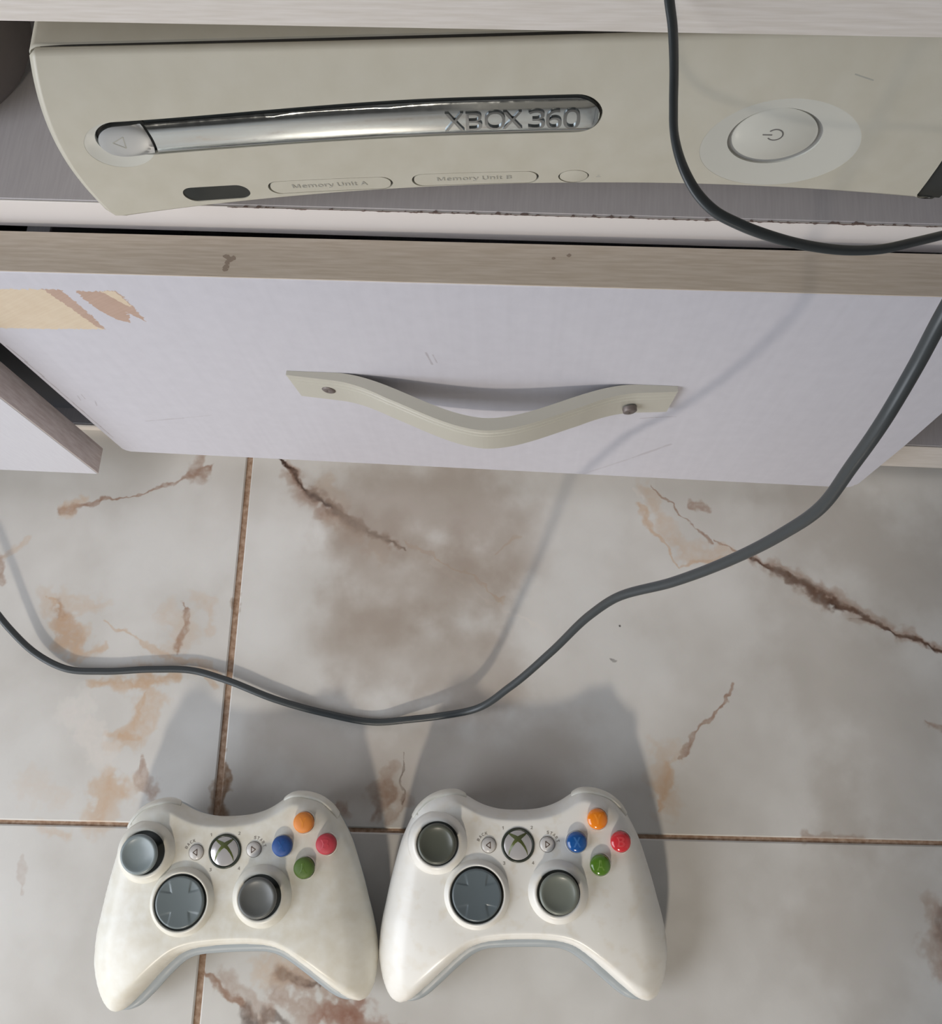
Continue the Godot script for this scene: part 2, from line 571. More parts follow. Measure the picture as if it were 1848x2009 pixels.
	stroke("T", 0.55, [-83.6, -122.1, 1.3, -73.0, -116.4, 1.3, -59.1, -109.6, 3.9, -46.9, -101.8, 5.1, -35.3, -98.8, 6.4, -20.5, -95.9, 7.7, -7.0, -88.3, 3.8])
	stroke("T", 0.75, [-86.2, -82.9, 3.8, -71.6, -81.9, 7.7, -57.4, -83.4, 7.7, -46.4, -84.5, 8.9, -33.8, -86.3, 5.1])
	stroke("T", 0.6, [-52.6, -78.2, 1.9, -53.0, -69.0, 3.2, -54.6, -61.3, 5.0, -61.6, -54.5, 6.3, -73.8, -51.3, 3.1])
	stroke("T", 0.65, [-62.9, -52.1, 3.8, -54.6, -49.2, 3.8])
	stroke("T", 0.6, [-70.2, -25.1, 12.4, -71.7, -13.4, 15.4, -73.5, -4.7, 10.4])
	stroke("T", 0.5, [-63.6, -22.3, 12.4, -58.2, -16.6, 6.2])
	stroke("B", 0.5, [-48.4, -37.4, 5.6, -48.5, -25.6, 8.0, -41.4, -18.4, 9.2])
	stroke("T", 0.6, [-14.7, -86.6, 2.5, -7.8, -80.5, 3.2])
	stroke("T", 0.3, [-28.2, -137.5, 7.8, -17.5, -134.4, 7.8, -14.5, -115.0, 5.8])
	stroke("B", 0.7, [306.4, -88.7, 3.0, 305.0, -85.0, 1.8, 300.5, -77.1, 1.5, 294.1, -69.8, 2.1, 284.6, -61.3, 2.4, 278.8, -53.8, 2.7, 274.9, -47.9, 2.4, 271.7, -43.4, 1.5])
	stroke("T", 0.7, [266.2, -40.4, 7.8, 264.6, -30.3, 8.9, 262.5, -21.7, 7.1, 259.9, -16.0, 2.4])
	stroke("D", 0.6, [108.5, -43.9, 0.9, 108.5, -37.4, 1.2, 108.2, -28.7, 1.5, 109.4, -22.3, 1.8, 108.2, -15.7, 1.5])
	stroke("B", 0.55, [98.7, -25.6, 6.1, 103.5, -19.9, 7.2, 96.2, -14.0, 7.2, 93.5, -8.2, 6.0])
	stroke("B", 0.5, [70.5, -13.5, 7.3, 76.8, -9.3, 6.0])
	stroke("B", 0.5, [47.3, 75.8, 8.7, 59.1, 79.4, 14.4, 73.7, 82.9, 17.2, 85.4, 86.4, 11.4])
	stroke("B", 0.45, [42.5, 87.6, 14.4, 60.1, 93.5, 17.1, 83.2, 96.7, 17.0])
	stroke("D", 0.45, [45.8, 75.9, 4.6, 56.3, 80.8, 4.0, 68.1, 84.3, 2.9])
	stroke("B", 0.75, [1.7, 76.2, 3.5, 8.9, 83.3, 4.6, 16.7, 89.6, 4.0, 24.4, 94.5, 2.3])
	stroke("W", 0.5, [25.8, 94.4, 2.3, 37.8, 100.5, 2.9, 49.8, 107.7, 2.8])
	stroke("D", 0.6, [26.2, 98.3, 7.4, 32.3, 103.2, 8.5])
	stroke("D", 0.5, [37.5, 96.7, 7.4, 49.3, 101.4, 7.4])
	stroke("R", 0.55, [86.2, 100.4, 14.2, 100.7, 106.3, 16.9, 117.9, 113.3, 14.0])
	stroke("R", 0.5, [71.8, 97.0, 14.2, 88.6, 92.7, 8.5])
	stroke("D", 0.7, [415.2, 36.5, 7.3, 416.3, 49.5, 11.1])
	stroke("B", 0.55, [411.3, 33.9, 11.2, 412.5, 47.0, 16.7, 411.6, 65.0, 11.0])
	stroke("B", 0.6, [418.1, -68.1, 2.4, 423.7, -65.5, 3.6, 430.6, -62.4, 5.3])
	stroke("B", 0.4, [-112.8, 18.8, 2.4, -111.3, 30.0, 3.6, -109.3, 38.2, 3.0])
	stroke("B", 0.6, [-157.6, -161.0, 7.4, -154.9, -155.3, 6.7, -154.3, -145.9, 4.7])
	stroke("T", 0.4, [-142.7, -173.1, 4.7, -154.5, -162.7, 6.7])
	stroke("T", 0.45, [-104.9, 1.6, 7.4, -88.7, 7.0, 6.1])
	stroke("N", 0.8, [0.9, -139.5, 3.3, -1.0, -133.0, 3.9, -1.7, -126.5, 2.6])
	stroke("N", 0.9, [-0.6, -50.2, 1.9, 0.2, -38.3, 3.7, 1.4, -26.6, 6.1, 1.4, -17.8, 6.7, 1.3, -6.3, 7.3])
	stroke("B", 0.5, [341.1, -2.3, 4.1, 377.1, -1.7, 2.9])
	stroke("T", 0.35, [-115.2, -24.3, 18.7, -95.2, -15.9, 12.4])
	stroke("T", 0.3, [-43.4, -127.5, 13.0, -32.2, -114.8, 19.4, -36.9, -98.8, 19.2])
	stroke("T", 0.5, [-58.5, -92.1, 12.8, -46.3, -70.6, 14.6, -56.2, -49.2, 12.5, -71.5, -45.9, 6.3])
	stroke("W", 0.7, [-93.0, -63.7, 22.2, -73.8, -39.9, 18.7])
	stroke("T", 0.4, [-61.3, -16.6, 18.5, -71.2, 0.9, 12.2])
	stroke("T", 0.35, [-119.7, -133.1, 16.5, -89.6, -130.2, 13.1])
	stroke("B", 0.4, [102.7, -37.3, 6.1, 94.2, -24.0, 9.1, 109.6, -17.1, 9.0, 101.1, -5.6, 6.0])
	stroke("W", 0.5, [105.3, -12.8, 4.2, 109.3, -25.8, 3.0])
	stroke("T", 0.35, [51.4, -211.3, 13.4, 66.5, -182.1, 15.2, 87.0, -168.8, 13.1])
	stroke("B", 0.35, [23.8, -219.9, 8.8, 45.8, -195.6, 10.0])
	stroke("T", 0.4, [259.7, -211.3, 9.8, 268.5, -187.5, 9.7, 283.7, -167.6, 12.7, 306.1, -171.2, 12.7])
	stroke("W", 0.6, [249.9, -211.3, 2.6, 256.9, -206.1, 2.6])
	stroke("T", 0.35, [262.9, -46.2, 15.0, 264.8, -20.3, 14.8])
	stroke("W", 0.5, [347.8, -139.2, 6.2, 360.0, -136.1, 4.3])
	stroke("B", 0.35, [10.0, 80.7, 8.7, 37.6, 97.9, 11.4])
	stroke("T", 0.4, [35.6, 74.8, 17.4, 69.9, 68.7, 17.3])
	stroke("G", 0.55, [54.9, -209.6, 36.8, 79.0, -195.9, 56.3, 105.5, -196.2, 66.1, 138.5, -193.0, 72.2, 164.8, -186.5, 48.9, 171.5, -163.1, 38.7])  # brown marble clouding mixed with shade painted into the tile colour
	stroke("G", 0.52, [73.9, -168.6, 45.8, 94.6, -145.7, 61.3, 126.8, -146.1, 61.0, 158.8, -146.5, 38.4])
	stroke("G", 0.36, [62.7, -138.7, 19.4, 70.6, -113.1, 41.4, 96.5, -104.0, 56.8, 134.4, -101.4, 62.8, 159.7, -89.4, 40.4])  # lower end of the clouding, with the shadow band painted into it
	stroke("C", 0.5, [365.4, -198.6, 51.2, 400.9, -172.2, 62.8, 430.7, -159.5, 56.0])  # broad soft grey darkening along the right side of the floor
	stroke("C", 0.35, [347.3, -132.8, 37.2, 368.6, -95.8, 60.7, 396.2, -72.2, 65.7, 403.1, -28.8, 64.1])
	stroke("C", 0.35, [362.0, -25.1, 26.3, 366.2, -8.4, 23.2])
	stroke("C", 0.35, [355.8, 40.5, 62.1, 381.7, 60.7, 66.7, 402.1, 28.8, 56.5])
	stroke("G", 0.3, [37.2, -50.9, 43.4, 81.0, -42.8, 49.1, 129.9, -43.7, 60.9, 184.6, -38.9, 60.3])  # shade painted behind the controllers in the clouding colour
	stroke("L", 0.5, [-48.9, -174.1, 66.6, -56.4, -153.7, 52.8])
	stroke("L", 0.5, [18.6, -161.3, 39.4, 19.6, -112.3, 35.2])
	stroke("L", 0.55, [213.4, -170.2, 48.2, 222.0, -115.2, 43.7, 249.6, -100.1, 43.2])
	stroke("L", 0.5, [-119.1, -48.0, 47.4, -102.9, 51.7, 47.8])
	stroke("K", 0.95, [239.7, -122.1, 1.3, 239.8, -121.8, 1.3])
	stroke("K", 0.5, [233.6, -102.9, 0.9, 235.7, -101.7, 1.2])

# ------------------------------------------------------------------ the room
func room() -> void:
	var x0 := -1.0
	var x1 := 1.2
	var z0 := -0.43
	var z1 := 2.9
	var h := 2.7
	struct("wall_back", board(Vector3(x0 - 0.1, 0, z0 - 0.1), Vector3(x1 + 0.1, h, z0), 0.0), mats.wall)
	struct("wall_front", board(Vector3(x0 - 0.1, 0, z1), Vector3(x1 + 0.1, h, z1 + 0.1), 0.0), mats.wall)
	struct("wall_right", board(Vector3(x1, 0, z0), Vector3(x1 + 0.1, h, z1), 0.0), mat(lin(0.80, 0.78, 0.75), 0.9))
	struct("ceiling", board(Vector3(x0 - 0.1, h, z0 - 0.1), Vector3(x1 + 0.1, h + 0.1, z1 + 0.1), 0.0), mats.ceiling)
	# the left wall around its window
	var w0 := 0.25
	var w1 := 1.35
	var b0 := 0.05
	var b1 := 1.23
	struct("wall_left", join([board(Vector3(x0 - 0.1, 0, z0), Vector3(x0, h, w0), 0.0), board(Vector3(x0 - 0.1, 0, w1), Vector3(x0, h, z1), 0.0), board(Vector3(x0 - 0.1, 0, w0), Vector3(x0, b0, w1), 0.0), board(Vector3(x0 - 0.1, b1, w0), Vector3(x0, h, w1), 0.0)]), mats.wall)
	var win := Node3D.new()
	win.name = "window_1"
	win.set_meta("kind", "structure")
	add_child(win)
	var frame := mat(lin(0.7, 0.7, 0.68), 0.4)
	var t := 0.04
	part(win, "window_frame", join([board(Vector3(x0 - 0.08, b0, w0), Vector3(x0 - 0.02, b1, w0 + t)), board(Vector3(x0 - 0.08, b0, w1 - t), Vector3(x0 - 0.02, b1, w1)), board(Vector3(x0 - 0.08, b0, w0 + t), Vector3(x0 - 0.02, b0 + t, w1 - t)), board(Vector3(x0 - 0.08, b1 - t, w0 + t), Vector3(x0 - 0.02, b1, w1 - t))]), frame)
	var glass := mat(Color(0.9, 0.95, 0.95, 0.08), 0.05)
	glass.transparency = BaseMaterial3D.TRANSPARENCY_ALPHA
	part(win, "pane", board(Vector3(x0 - 0.053, b0 + t, w0 + t), Vector3(x0 - 0.047, b1 - t, w1 - t), 0.0), glass)
	# spotlight on an arm from the wall behind the viewer, aimed at the floor in front of the cabinet
	var lamp := thing("wall_spotlight", "white round spotlight on the wall facing the cabinet", "lamp", Vector3(-0.25, 1.56, z1 - 0.28))
	part(lamp, "base_plate", join([board(Vector3(-0.06, -0.06, 0.265), Vector3(0.06, 0.06, 0.28), 0.004), board(Vector3(-0.012, -0.012, 0.05), Vector3(0.012, 0.012, 0.268), 0.002)]), mats.chrome_dull)
	var aim := Vector3(-0.12, 0.0, 0.34) - lamp.position
	var head := part(lamp, "lamp_head", lathe([[92.0, -1.0], [97.0, -1.0], [97.0, 4.0], [80.0, -40.0], [40.0, -85.0], [0.0, -90.0]], 40), mat(lin(0.7, 0.7, 0.7), 0.4))
	head.basis = Basis(Quaternion(Vector3.UP, aim.normalized()))
	var glow := mat(lin(0.9, 0.88, 0.82), 0.3)
	glow.emission_enabled = true
	glow.emission = Color(1.0, 0.93, 0.82)
	glow.emission_energy_multiplier = 8.0
	part(head, "glowing_disc", lathe([[92.0, -1.0], [92.0, 0.0], [0.0, 0.0]], 40), glow)
	var bulb := SpotLight3D.new()
	bulb.name = "spot_light"
	bulb.light_color = Color(1.0, 0.95, 0.885)
	bulb.light_energy = LAMP
	bulb.light_size = 0.09
	bulb.spot_range = 8.0
	bulb.spot_angle = 11.5
	bulb.spot_angle_attenuation = 1.0
	bulb.spot_attenuation = 2.0
	bulb.shadow_enabled = true
	lamp.add_child(bulb)
	bulb.position = aim.normalized() * 0.02
	bulb.basis = Basis.looking_at(aim.normalized(), Vector3.UP)

func shade_chest() -> void:
	# added unseen drawer unit, placed to keep the lamp off the right floor
	var c := thing("added_drawer_unit", "added unseen drawer unit placed to shade the right part of the floor", "shade_chest", Vector3(0.488, 0, 1.45))
	var wood := mat(lin(0.50, 0.44, 0.36), 0.5)
	part(c, "body", board(Vector3(-0.45, 0.05, -0.24), Vector3(0.45, 0.765, 0.24), 0.002), wood)
	part(c, "top_board", board(Vector3(-0.46, 0.765, -0.26), Vector3(0.46, 0.79, 0.25), 0.002), wood)
	for q in [[-0.41, -0.2], [0.41, -0.2], [-0.41, 0.2], [0.41, 0.2]]:
		part(c, "leg", lathe([[22.0, 0.0], [26.0, 52.0], [0.0, 52.0]], 20), wood, Vector3(q[0], 0, q[1]))
	for k in 3:
		var y := 0.07 + k * 0.232
		var d := part(c, "drawer", board(Vector3(-0.435, y, -0.258), Vector3(0.435, y + 0.222, -0.2402), 0.002), wood)
		for s in [-0.25, 0.25]:
			var kn := part(d, "knob", lathe([[6.0, 0.0], [6.0, 12.0], [15.0, 16.0], [14.0, 24.0], [0.0, 27.0]], 24), mats.chrome_dull, Vector3(s, y + 0.13, -0.2582))
			kn.rotation.x = -PI / 2

func tiles() -> void:
	var fl := Node3D.new()
	fl.name = "floor"
	fl.set_meta("kind", "structure")
	add_child(fl)
	fl.position = Vector3(-0.1686, 0, 0.2203)
	fl.rotation.y = deg_to_rad(2.1)
	part(fl, "grout", board(Vector3(-1.5, -0.06, -1.0), Vector3(2.8, -0.0012, 3.0), 0.0), mats.grout)
	var g := 0.0012
	var size := 0.6
	for i in range(-2, 5):
		for j in range(-2, 5):
			var lo := Vector2(i * size + g, j * size + g)
			var hi := Vector2((i + 1) * size - g, (j + 1) * size - g)
			if i == -1:
				hi.x -= 0.0014
			var st := begin()
			var uvof := func(x: float, z: float) -> Vector2: return Vector2((x * 1000.0 - FLOOR_RECT.position.x) / FLOOR_RECT.size.x, (z * 1000.0 - FLOOR_RECT.position.y) / FLOOR_RECT.size.y)
			var c := 0.0008
			var ring := [Vector2(lo.x, lo.y), Vector2(hi.x, lo.y), Vector2(hi.x, hi.y), Vector2(lo.x, hi.y)]
			var top := [Vector2(lo.x + c, lo.y + c), Vector2(hi.x - c, lo.y + c), Vector2(hi.x - c, hi.y - c), Vector2(lo.x + c, hi.y - c)]
			var u := []
			for p in top:
				u.append(uvof.call(p.x, p.y))
			for f in [[0, 1, 2], [0, 2, 3]]:
				tri(st, Vector3(top[f[0]].x, 0, top[f[0]].y), Vector3(top[f[1]].x, 0, top[f[1]].y), Vector3(top[f[2]].x, 0, top[f[2]].y), Vector3.UP, Vector3.UP, Vector3.UP, u[f[0]], u[f[1]], u[f[2]])
			for k in 4:
				var m := (k + 1) % 4
				var a := Vector3(top[k].x, 0, top[k].y)
				var b := Vector3(top[m].x, 0, top[m].y)
				var a2 := Vector3(ring[k].x, -0.0006, ring[k].y)
				var b2 := Vector3(ring[m].x, -0.0006, ring[m].y)
				var d := (b - a).normalized()
				var n := Vector3(d.z, 0, -d.x)
				var cn := (n + Vector3.UP).normalized()
				tri(st, a, b, b2, cn, cn, cn, u[k], u[m], u[m])
				tri(st, a, b2, a2, cn, cn, cn, u[k], u[m], u[k])
				var a3 := a2 - Vector3(0, 0.007, 0)
				var b3 := b2 - Vector3(0, 0.007, 0)
				tri(st, a2, b2, b3, n, n, n, u[k], u[m], u[m])
				tri(st, a2, b3, a3, n, n, n, u[k], u[m], u[k])
			part(fl, "tile", st.commit(), mats.tile)

# ------------------------------------------------------------------ the cabinet
# a thin ragged line where the foil has chipped off along an upper edge
func chips(x0: float, x1: float, y: float, z: float, seedv: int) -> ArrayMesh:
	var nz := FastNoiseLite.new()
	nz.seed = seedv
	nz.frequency = 260.0
	nz.fractal_octaves = 3
	var st := begin()
	var n := int((x1 - x0) / 0.0005)
	var low := func(i: int) -> float: return 0.00003 + 0.0011 * maxf(0.0, nz.get_noise_1d(x0 + i * 0.0005) - 0.02)
	var back := func(i: int) -> float: return 0.00006 + 0.0026 * maxf(0.0, nz.get_noise_1d(x0 + i * 0.0005 + 3.0) - 0.16)
	for i in n:
		var xa := x0 + i * 0.0005
		var xb := xa + 0.0005
		var zf := z + 0.00012
		var yt := y + 0.00008
		quad(st, Vector3(xa, yt, zf), Vector3(xb, yt, zf), Vector3(xb, y - low.call(i + 1), zf), Vector3(xa, y - low.call(i), zf), Vector3.BACK)
		quad(st, Vector3(xa, yt, zf), Vector3(xb, yt, zf), Vector3(xb, yt, z - back.call(i + 1)), Vector3(xa, yt, z - back.call(i)), Vector3.UP)
	return st.commit()

func cabinet() -> void:
	var cab := thing("cabinet", "white laminate cabinet with an open shelf, torn drawer foil and a curved drawer handle", "cabinet", Vector3(0, 0, -0.2))
	var o := Vector3(0, 0, 0.2)   # parts are given in room coordinates
	var put := func(called: String, lo: Vector3, hi: Vector3, m: Material, ch := 0.0006) -> MeshInstance3D: return part(cab, called, board(lo, hi, ch), m, o)
	put.call("top_board", Vector3(-0.72, 0.3505, -0.41), Vector3(0.72, 0.3725, -0.0205), mats.band)
	put.call("shelf", Vector3(-0.70, 0.2378, -0.41), Vector3(0.70, 0.2553, -0.0258), mats.shelf)
	put.call("edge_band", Vector3(-0.70, 0.2378, -0.0258), Vector3(0.70, 0.2552, -0.025), mats.shelf_band, 0.0002)
	part(cab, "chipped_edge", chips(-0.12, 0.26, 0.2553, -0.02495, 7), mats.chip, o)
	put.call("base_panel", Vector3(-0.24, 0.009, -0.41), Vector3(0.70, 0.043, -0.0205), mats.shelf)
	put.call("edge_band", Vector3(-0.24, 0.009, -0.0205), Vector3(0.70, 0.0429, -0.0197), mats.band, 0.0002)
	put.call("base_panel", Vector3(-0.70, 0.0, -0.41), Vector3(-0.245, 0.0092, -0.0262), mats.shelf)
	put.call("edge_band", Vector3(-0.70, 0.0, -0.0262), Vector3(-0.245, 0.0091, -0.0255), mats.band, 0.0002)
	put.call("inner_panel", Vector3(-0.70, 0.0092, -0.052), Vector3(-0.255, 0.2378, -0.037), mats.dark_board)
	put.call("back_panel", Vector3(-0.72, 0.0, -0.42), Vector3(0.72, 0.3725, -0.41), mats.shelf)
	put.call("side_panel", Vector3(-0.72, 0.0, -0.41), Vector3(-0.70, 0.3505, -0.0205), mats.laminate)
	put.call("side_panel", Vector3(0.70, 0.0, -0.41), Vector3(0.72, 0.3505, -0.0205), mats.laminate)
	# the drawer on the left stands a little further out
	var left := put.call("drawer_front", Vector3(-0.695, 0.0310, -0.0017), Vector3(-0.2627, 0.2435, 0.0154), mats.laminate, 0.0004) as MeshInstance3D
	part(left, "raw_edge", board(Vector3(-0.2627, 0.0313, -0.0016), Vector3(-0.26225, 0.2433, 0.0150), 0.0001), mats.raw_edge)
	# the middle drawer
	var outline := PackedVector2Array()
	for q in [[-0.2438, 0.0318], [-0.2462, 0.0335], [-0.2478, 0.0365], [-0.2484, 0.0690], [-0.2494, 0.1776], [-0.2514, 0.2425], [0.2068, 0.2462], [0.2075, 0.1390], [0.2078, 0.0922], [0.2066, 0.0300], [0.2062, 0.0268], [0.2052, 0.0262], [0.2050, 0.0240], [0.2020, 0.0205], [0.0, 0.0258]]:
		outline.append(Vector2(q[0], q[1]))
	var rect := Rect2(BOARD_RECT.position * MM, BOARD_RECT.size * MM)
	var drawer := part(cab, "drawer_front", slab(outline, -0.0185, 0.0, 0.0005, rect), mats.drawer, o)
	var band := PackedVector2Array([Vector2(-0.2514, 0.2426), Vector2(0.2068, 0.2463), Vector2(0.2068, 0.2468), Vector2(-0.2514, 0.2431)])
	part(drawer, "edge_band", slab(band, -0.0188, -0.0002, 0.0001, rect), mats.top_band)
	var rng := RandomNumberGenerator.new()
	rng.seed = 5
	var marks := []
	for q in [[-0.1215, -0.0095, 0.0030], [-0.1200, -0.0085, 0.0036], [-0.1190, -0.0088, 0.0030], [-0.1208, -0.0068, 0.0026], [-0.1212, -0.0048, 0.0030], [-0.1214, -0.0036, 0.0024], [0.0160, -0.0140, 0.0022], [0.0100, -0.0125, 0.0016]]:
		var y: float = 0.2431 + (q[0] + 0.2514) * 0.00808
		var c := circle_poly(0, 0, 1, 1, 9)
		var st := begin()
		var pts := []
		for p in c:
			pts.append(Vector3(q[0] + p.x * q[2] * rng.randf_range(0.25, 0.6), y + 0.00006, q[1] + p.y * q[2] * rng.randf_range(0.2, 0.5)))
		for i in range(1, 8):
			tri(st, pts[0], pts[i], pts[i + 1], Vector3.UP, Vector3.UP, Vector3.UP)
		marks.append(st.commit())
	part(drawer, "stain", join(marks.slice(0, 6)), mats.stain)
	part(drawer, "stain", marks[6], mats.stain)
	part(drawer, "stain", marks[7], mats.stain)
	part(drawer, "drawer_box", join([board(Vector3(-0.235, 0.05, -0.36), Vector3(-0.223, 0.20, -0.0186)), board(Vector3(0.183, 0.05, -0.36), Vector3(0.195, 0.20, -0.0186)), board(Vector3(-0.223, 0.05, -0.36), Vector3(0.183, 0.056, -0.0186)), board(Vector3(-0.223, 0.056, -0.36), Vector3(0.183, 0.20, -0.348))]), mats.shelf)
	handle(drawer)

func handle(drawer: Node3D) -> void:
	# a flat strip bent outwards in the middle; two grooves run along its front
	var st := begin()
	var n := 72
	var prof := [Vector2(0, 0.0), Vector2(0, 1), Vector2(0.0022, 1), Vector2(0.0026, 0.94), Vector2(0.0042, 0.94), Vector2(0.0046, 1), Vector2(0.0060, 1), Vector2(0.0064, 0.95), Vector2(0.0078, 0.95), Vector2(0.0082, 1), Vector2(0.0242, 1), Vector2(0.025, 0.85), Vector2(0.025, 0)]
	var ring := func(i: int) -> Array:
		var x := lerpf(-0.1155, 0.0738, float(i) / n)
		var k := clampf((x + 0.092) / 0.076, 0.0, 1.0) if x < -0.018 else clampf((0.056 - x) / 0.074, 0.0, 1.0)
		var s := k * k * (3.0 - 2.0 * k)
		var back := 0.0206 * s + 0.0001
		var th := lerpf(0.0022, 0.0064, clampf((x + 0.1155) / 0.05, 0.0, 1.0)) if x < 0.0 else lerpf(0.0030, 0.0064, clampf((0.0738 - x) / 0.045, 0.0, 1.0))
		var top := 0.1592 - (x + 0.1155) * 0.0055
		var out := []
		for p in prof:
			var xx := x
			if i == 0:
				xx += p.x * 0.10
			if i == n:
				xx += 0.0005 - p.x * 0.055
			out.append(Vector3(xx, top - p.x, back + th * p.y))
		return out
	var prev: Array = ring.call(0)
	var m := prof.size()
	for i in range(1, n + 1):
		var cur: Array = ring.call(i)
		for k in m:
			var k2 := (k + 1) % m
			var a: Vector3 = prev[k]
			var b: Vector3 = prev[k2]
			var c: Vector3 = cur[k2]
			var d: Vector3 = cur[k]
			var nn := (d - a).cross(b - a).normalized()
			var mid := (a + b + c + d) * 0.25
			var axis: Vector3 = (prev[0] + prev[10] + cur[0] + cur[10]) * 0.25
			if nn.dot(mid - axis) < 0.0:
				nn = -nn
			tri(st, a, b, c, nn, nn, nn)
			tri(st, a, c, d, nn, nn, nn)
		prev = cur
	for e in [0, n]:
		var r: Array = ring.call(e)
		var nn := Vector3.LEFT if e == 0 else Vector3.RIGHT
		for k in range(1, m - 1):
			tri(st, r[0], r[k], r[k + 1], nn, nn, nn)
	var h := part(drawer, "handle", st.commit(), mats.handle)
	for q in [[-0.0965, 0.1362, 0.0036], [0.0535, 0.1325, 0.0072]]:
		var sc := part(h, "screw", lathe([[3.6, -1.5], [3.5, 0.5], [2.6, 1.0], [0.9, 1.1], [0.8, 0.5], [0.0, 0.5]], 24), mats.screw, Vector3(q[0], q[1] + 0.0105, q[2]))
		sc.rotation.x = PI / 2
		sc.rotation.y = -0.12 if q[0] < 0.0 else 0.2

# ------------------------------------------------------------------ the console
func console() -> void:
	var con := thing("game_console", "cream white game console with chrome disc tray strip lying on the cabinet shelf", "game console", Vector3(-0.00358, 0.2553, -0.01731), 0.05759)
	var flat := func(_x: float, _y: float) -> float: return 0.0
	var edge_drop := func(x: float, y: float) -> float:
		var r := 6.0 if y < 35.0 else 2.0
		var qx := 154.5 - absf(x)
		var qy := minf(y, 70.0 - y)
		var e := minf(qx, qy) if qx > r or qy > r else r - Vector2(r - qx, r - qy).length()
		return -(1.8 - sqrt(maxf(0.0, 1.8 * 1.8 - pow(1.8 - e, 2.0)))) if e < 1.8 else 0.0
	# the long slot of the disc tray
	var slot := PackedVector2Array()
	var ytop := func(x: float) -> float: return 46.3 + 3.5 * smoothstep(-132.0, -20.0, x)
	var ybot := func(x: float) -> float: return 31.3 + 1.0 * smoothstep(-128.0, -20.0, x)
	var shape := func(inset_top: float, inset_bot: float, inset_end: float) -> PackedVector2Array:
		var p := PackedVector2Array()
		for i in 61:
			var x := lerpf(-132.5, 17.5, i / 60.0)
			p.append(Vector2(x, ybot.call(x) + inset_bot))
		var cyr: float = (ytop.call(17.5) - inset_top + ybot.call(17.5) + inset_bot) * 0.5
		var ryr: float = (ytop.call(17.5) - inset_top - ybot.call(17.5) - inset_bot) * 0.5
		for i in range(1, 18):
			var a := -PI / 2 + PI * i / 18.0
			p.append(Vector2(17.5 + cos(a) * (8.6 - inset_end), cyr + sin(a) * ryr))
		for i in 61:
			var x := lerpf(17.5, -132.5, i / 60.0)
			p.append(Vector2(x, ytop.call(x) - inset_top))
		var cyl: float = (ytop.call(-132.5) - inset_top + ybot.call(-132.5) + inset_bot) * 0.5
		var ryl: float = (ytop.call(-132.5) - inset_top - ybot.call(-132.5) - inset_bot) * 0.5
		for i in range(1, 18):
			var a := PI / 2 + PI * i / 18.0
			p.append(Vector2(-132.5 + cos(a) * (8.2 - inset_end), cyl + sin(a) * ryl))
		return p
	slot = shape.call(0.0, 0.0, 0.0)
	var tray: PackedVector2Array = shape.call(1.7, 0.25, 0.9)
	# outlines of the other openings
	var lens := circle_poly(86.3, 25.0, 26.2, 22.0, 72)
	var ring_out := circle_poly(84.0, 28.6, 15.4, 14.2, 64)
	var ring_in := circle_poly(83.7, 29.5, 13.8, 12.9, 64)
	var eye := pill(-110.4, 8.3, 11.9, 4.1, -0.06)
	var mem_a := pill(-68.8, 7.3, 22.5, 3.85, -0.045)
	var mem_b := pill(-16.4, 6.6, 22.9, 3.85, -0.012)
	var sync_o := circle_poly(18.95, 6.5, 5.5, 4.1, 40)
	var ports := PackedVector2Array([Vector2(153.2, 1.6), Vector2(153.2, 24.0), Vector2(151.0, 28.0), Vector2(146.0, 29.5), Vector2(142.8, 27.5), Vector2(142.0, 22.0), Vector2(142.6, 14.0), Vector2(143.4, 7.0), Vector2(143.9, 3.2), Vector2(144.6, 1.9), Vector2(146.0, 1.3)])
	var eject_lens := circle_poly(-133.6, 36.4, 11.4, 9.9, 56)
	eject_lens = Geometry2D.merge_polygons(eject_lens, slot)[0]
	var lens_left := Geometry2D.clip_polygons(circle_poly(-133.6, 36.4, 11.4, 9.9, 56), slot)
	var outer := PackedVector2Array()
	for i in 77:
		outer.append(Vector2(lerpf(-148.5, 148.5, i / 76.0), 0))
	for i in range(1, 8):
		outer.append(Vector2(148.5 + sin(i * PI / 16) * 6.0, 6.0 - cos(i * PI / 16) * 6.0))
	for i in 18:
		outer.append(Vector2(154.5, lerpf(6, 68, i / 17.0)))
	outer.append(Vector2(153.9, 69.4))
	for i in 77:
		outer.append(Vector2(lerpf(152.5, -152.5, i / 76.0), 70))
	outer.append(Vector2(-153.9, 69.4))
	for i in 18:
		outer.append(Vector2(-154.5, lerpf(68, 6, i / 17.0)))
	for i in range(1, 8):
		outer.append(Vector2(-148.5 - cos(i * PI / 16) * 6.0, 6.0 - sin(i * PI / 16) * 6.0))
	var plate := part(con, "faceplate", patch(outer, [eject_lens, lens, eye, mem_a, mem_b, sync_o, ports], edge_drop, 2.5, 2.2), mats.ivory)
	# the body behind the faceplate, and the dark joint between the two
	var loops := [[-2.7, 1.0], [-245.0, 0.985]]
	var body_pos := PackedVector3Array()
	var body_idx := PackedInt32Array()
	var seam_pos := PackedVector3Array()
	var seam_idx := PackedInt32Array()
	var n := outer.size()
	var centre := Vector3(0, 0.05, -0.01)
	for k in 2:
		for p in outer:
			var f := face(p.x, p.y)
			var z: float = f.z + loops[k][0] * MM
			if k == 1:
				z = -0.245
			var c := Vector3(centre.x, centre.y, z)
			body_pos.append(c + (Vector3(f.x, f.y, z) - c) * loops[k][1])
			var zs: float = f.z - 0.0012 if k == 0 else -0.2
			var c2 := Vector3(centre.x, centre.y, zs)
			seam_pos.append(c2 + Vector3(f.x - signf(f.x) * 0.0012, f.y - signf(f.y - centre.y) * 0.0012, zs) - Vector3(centre.x, centre.y, zs))
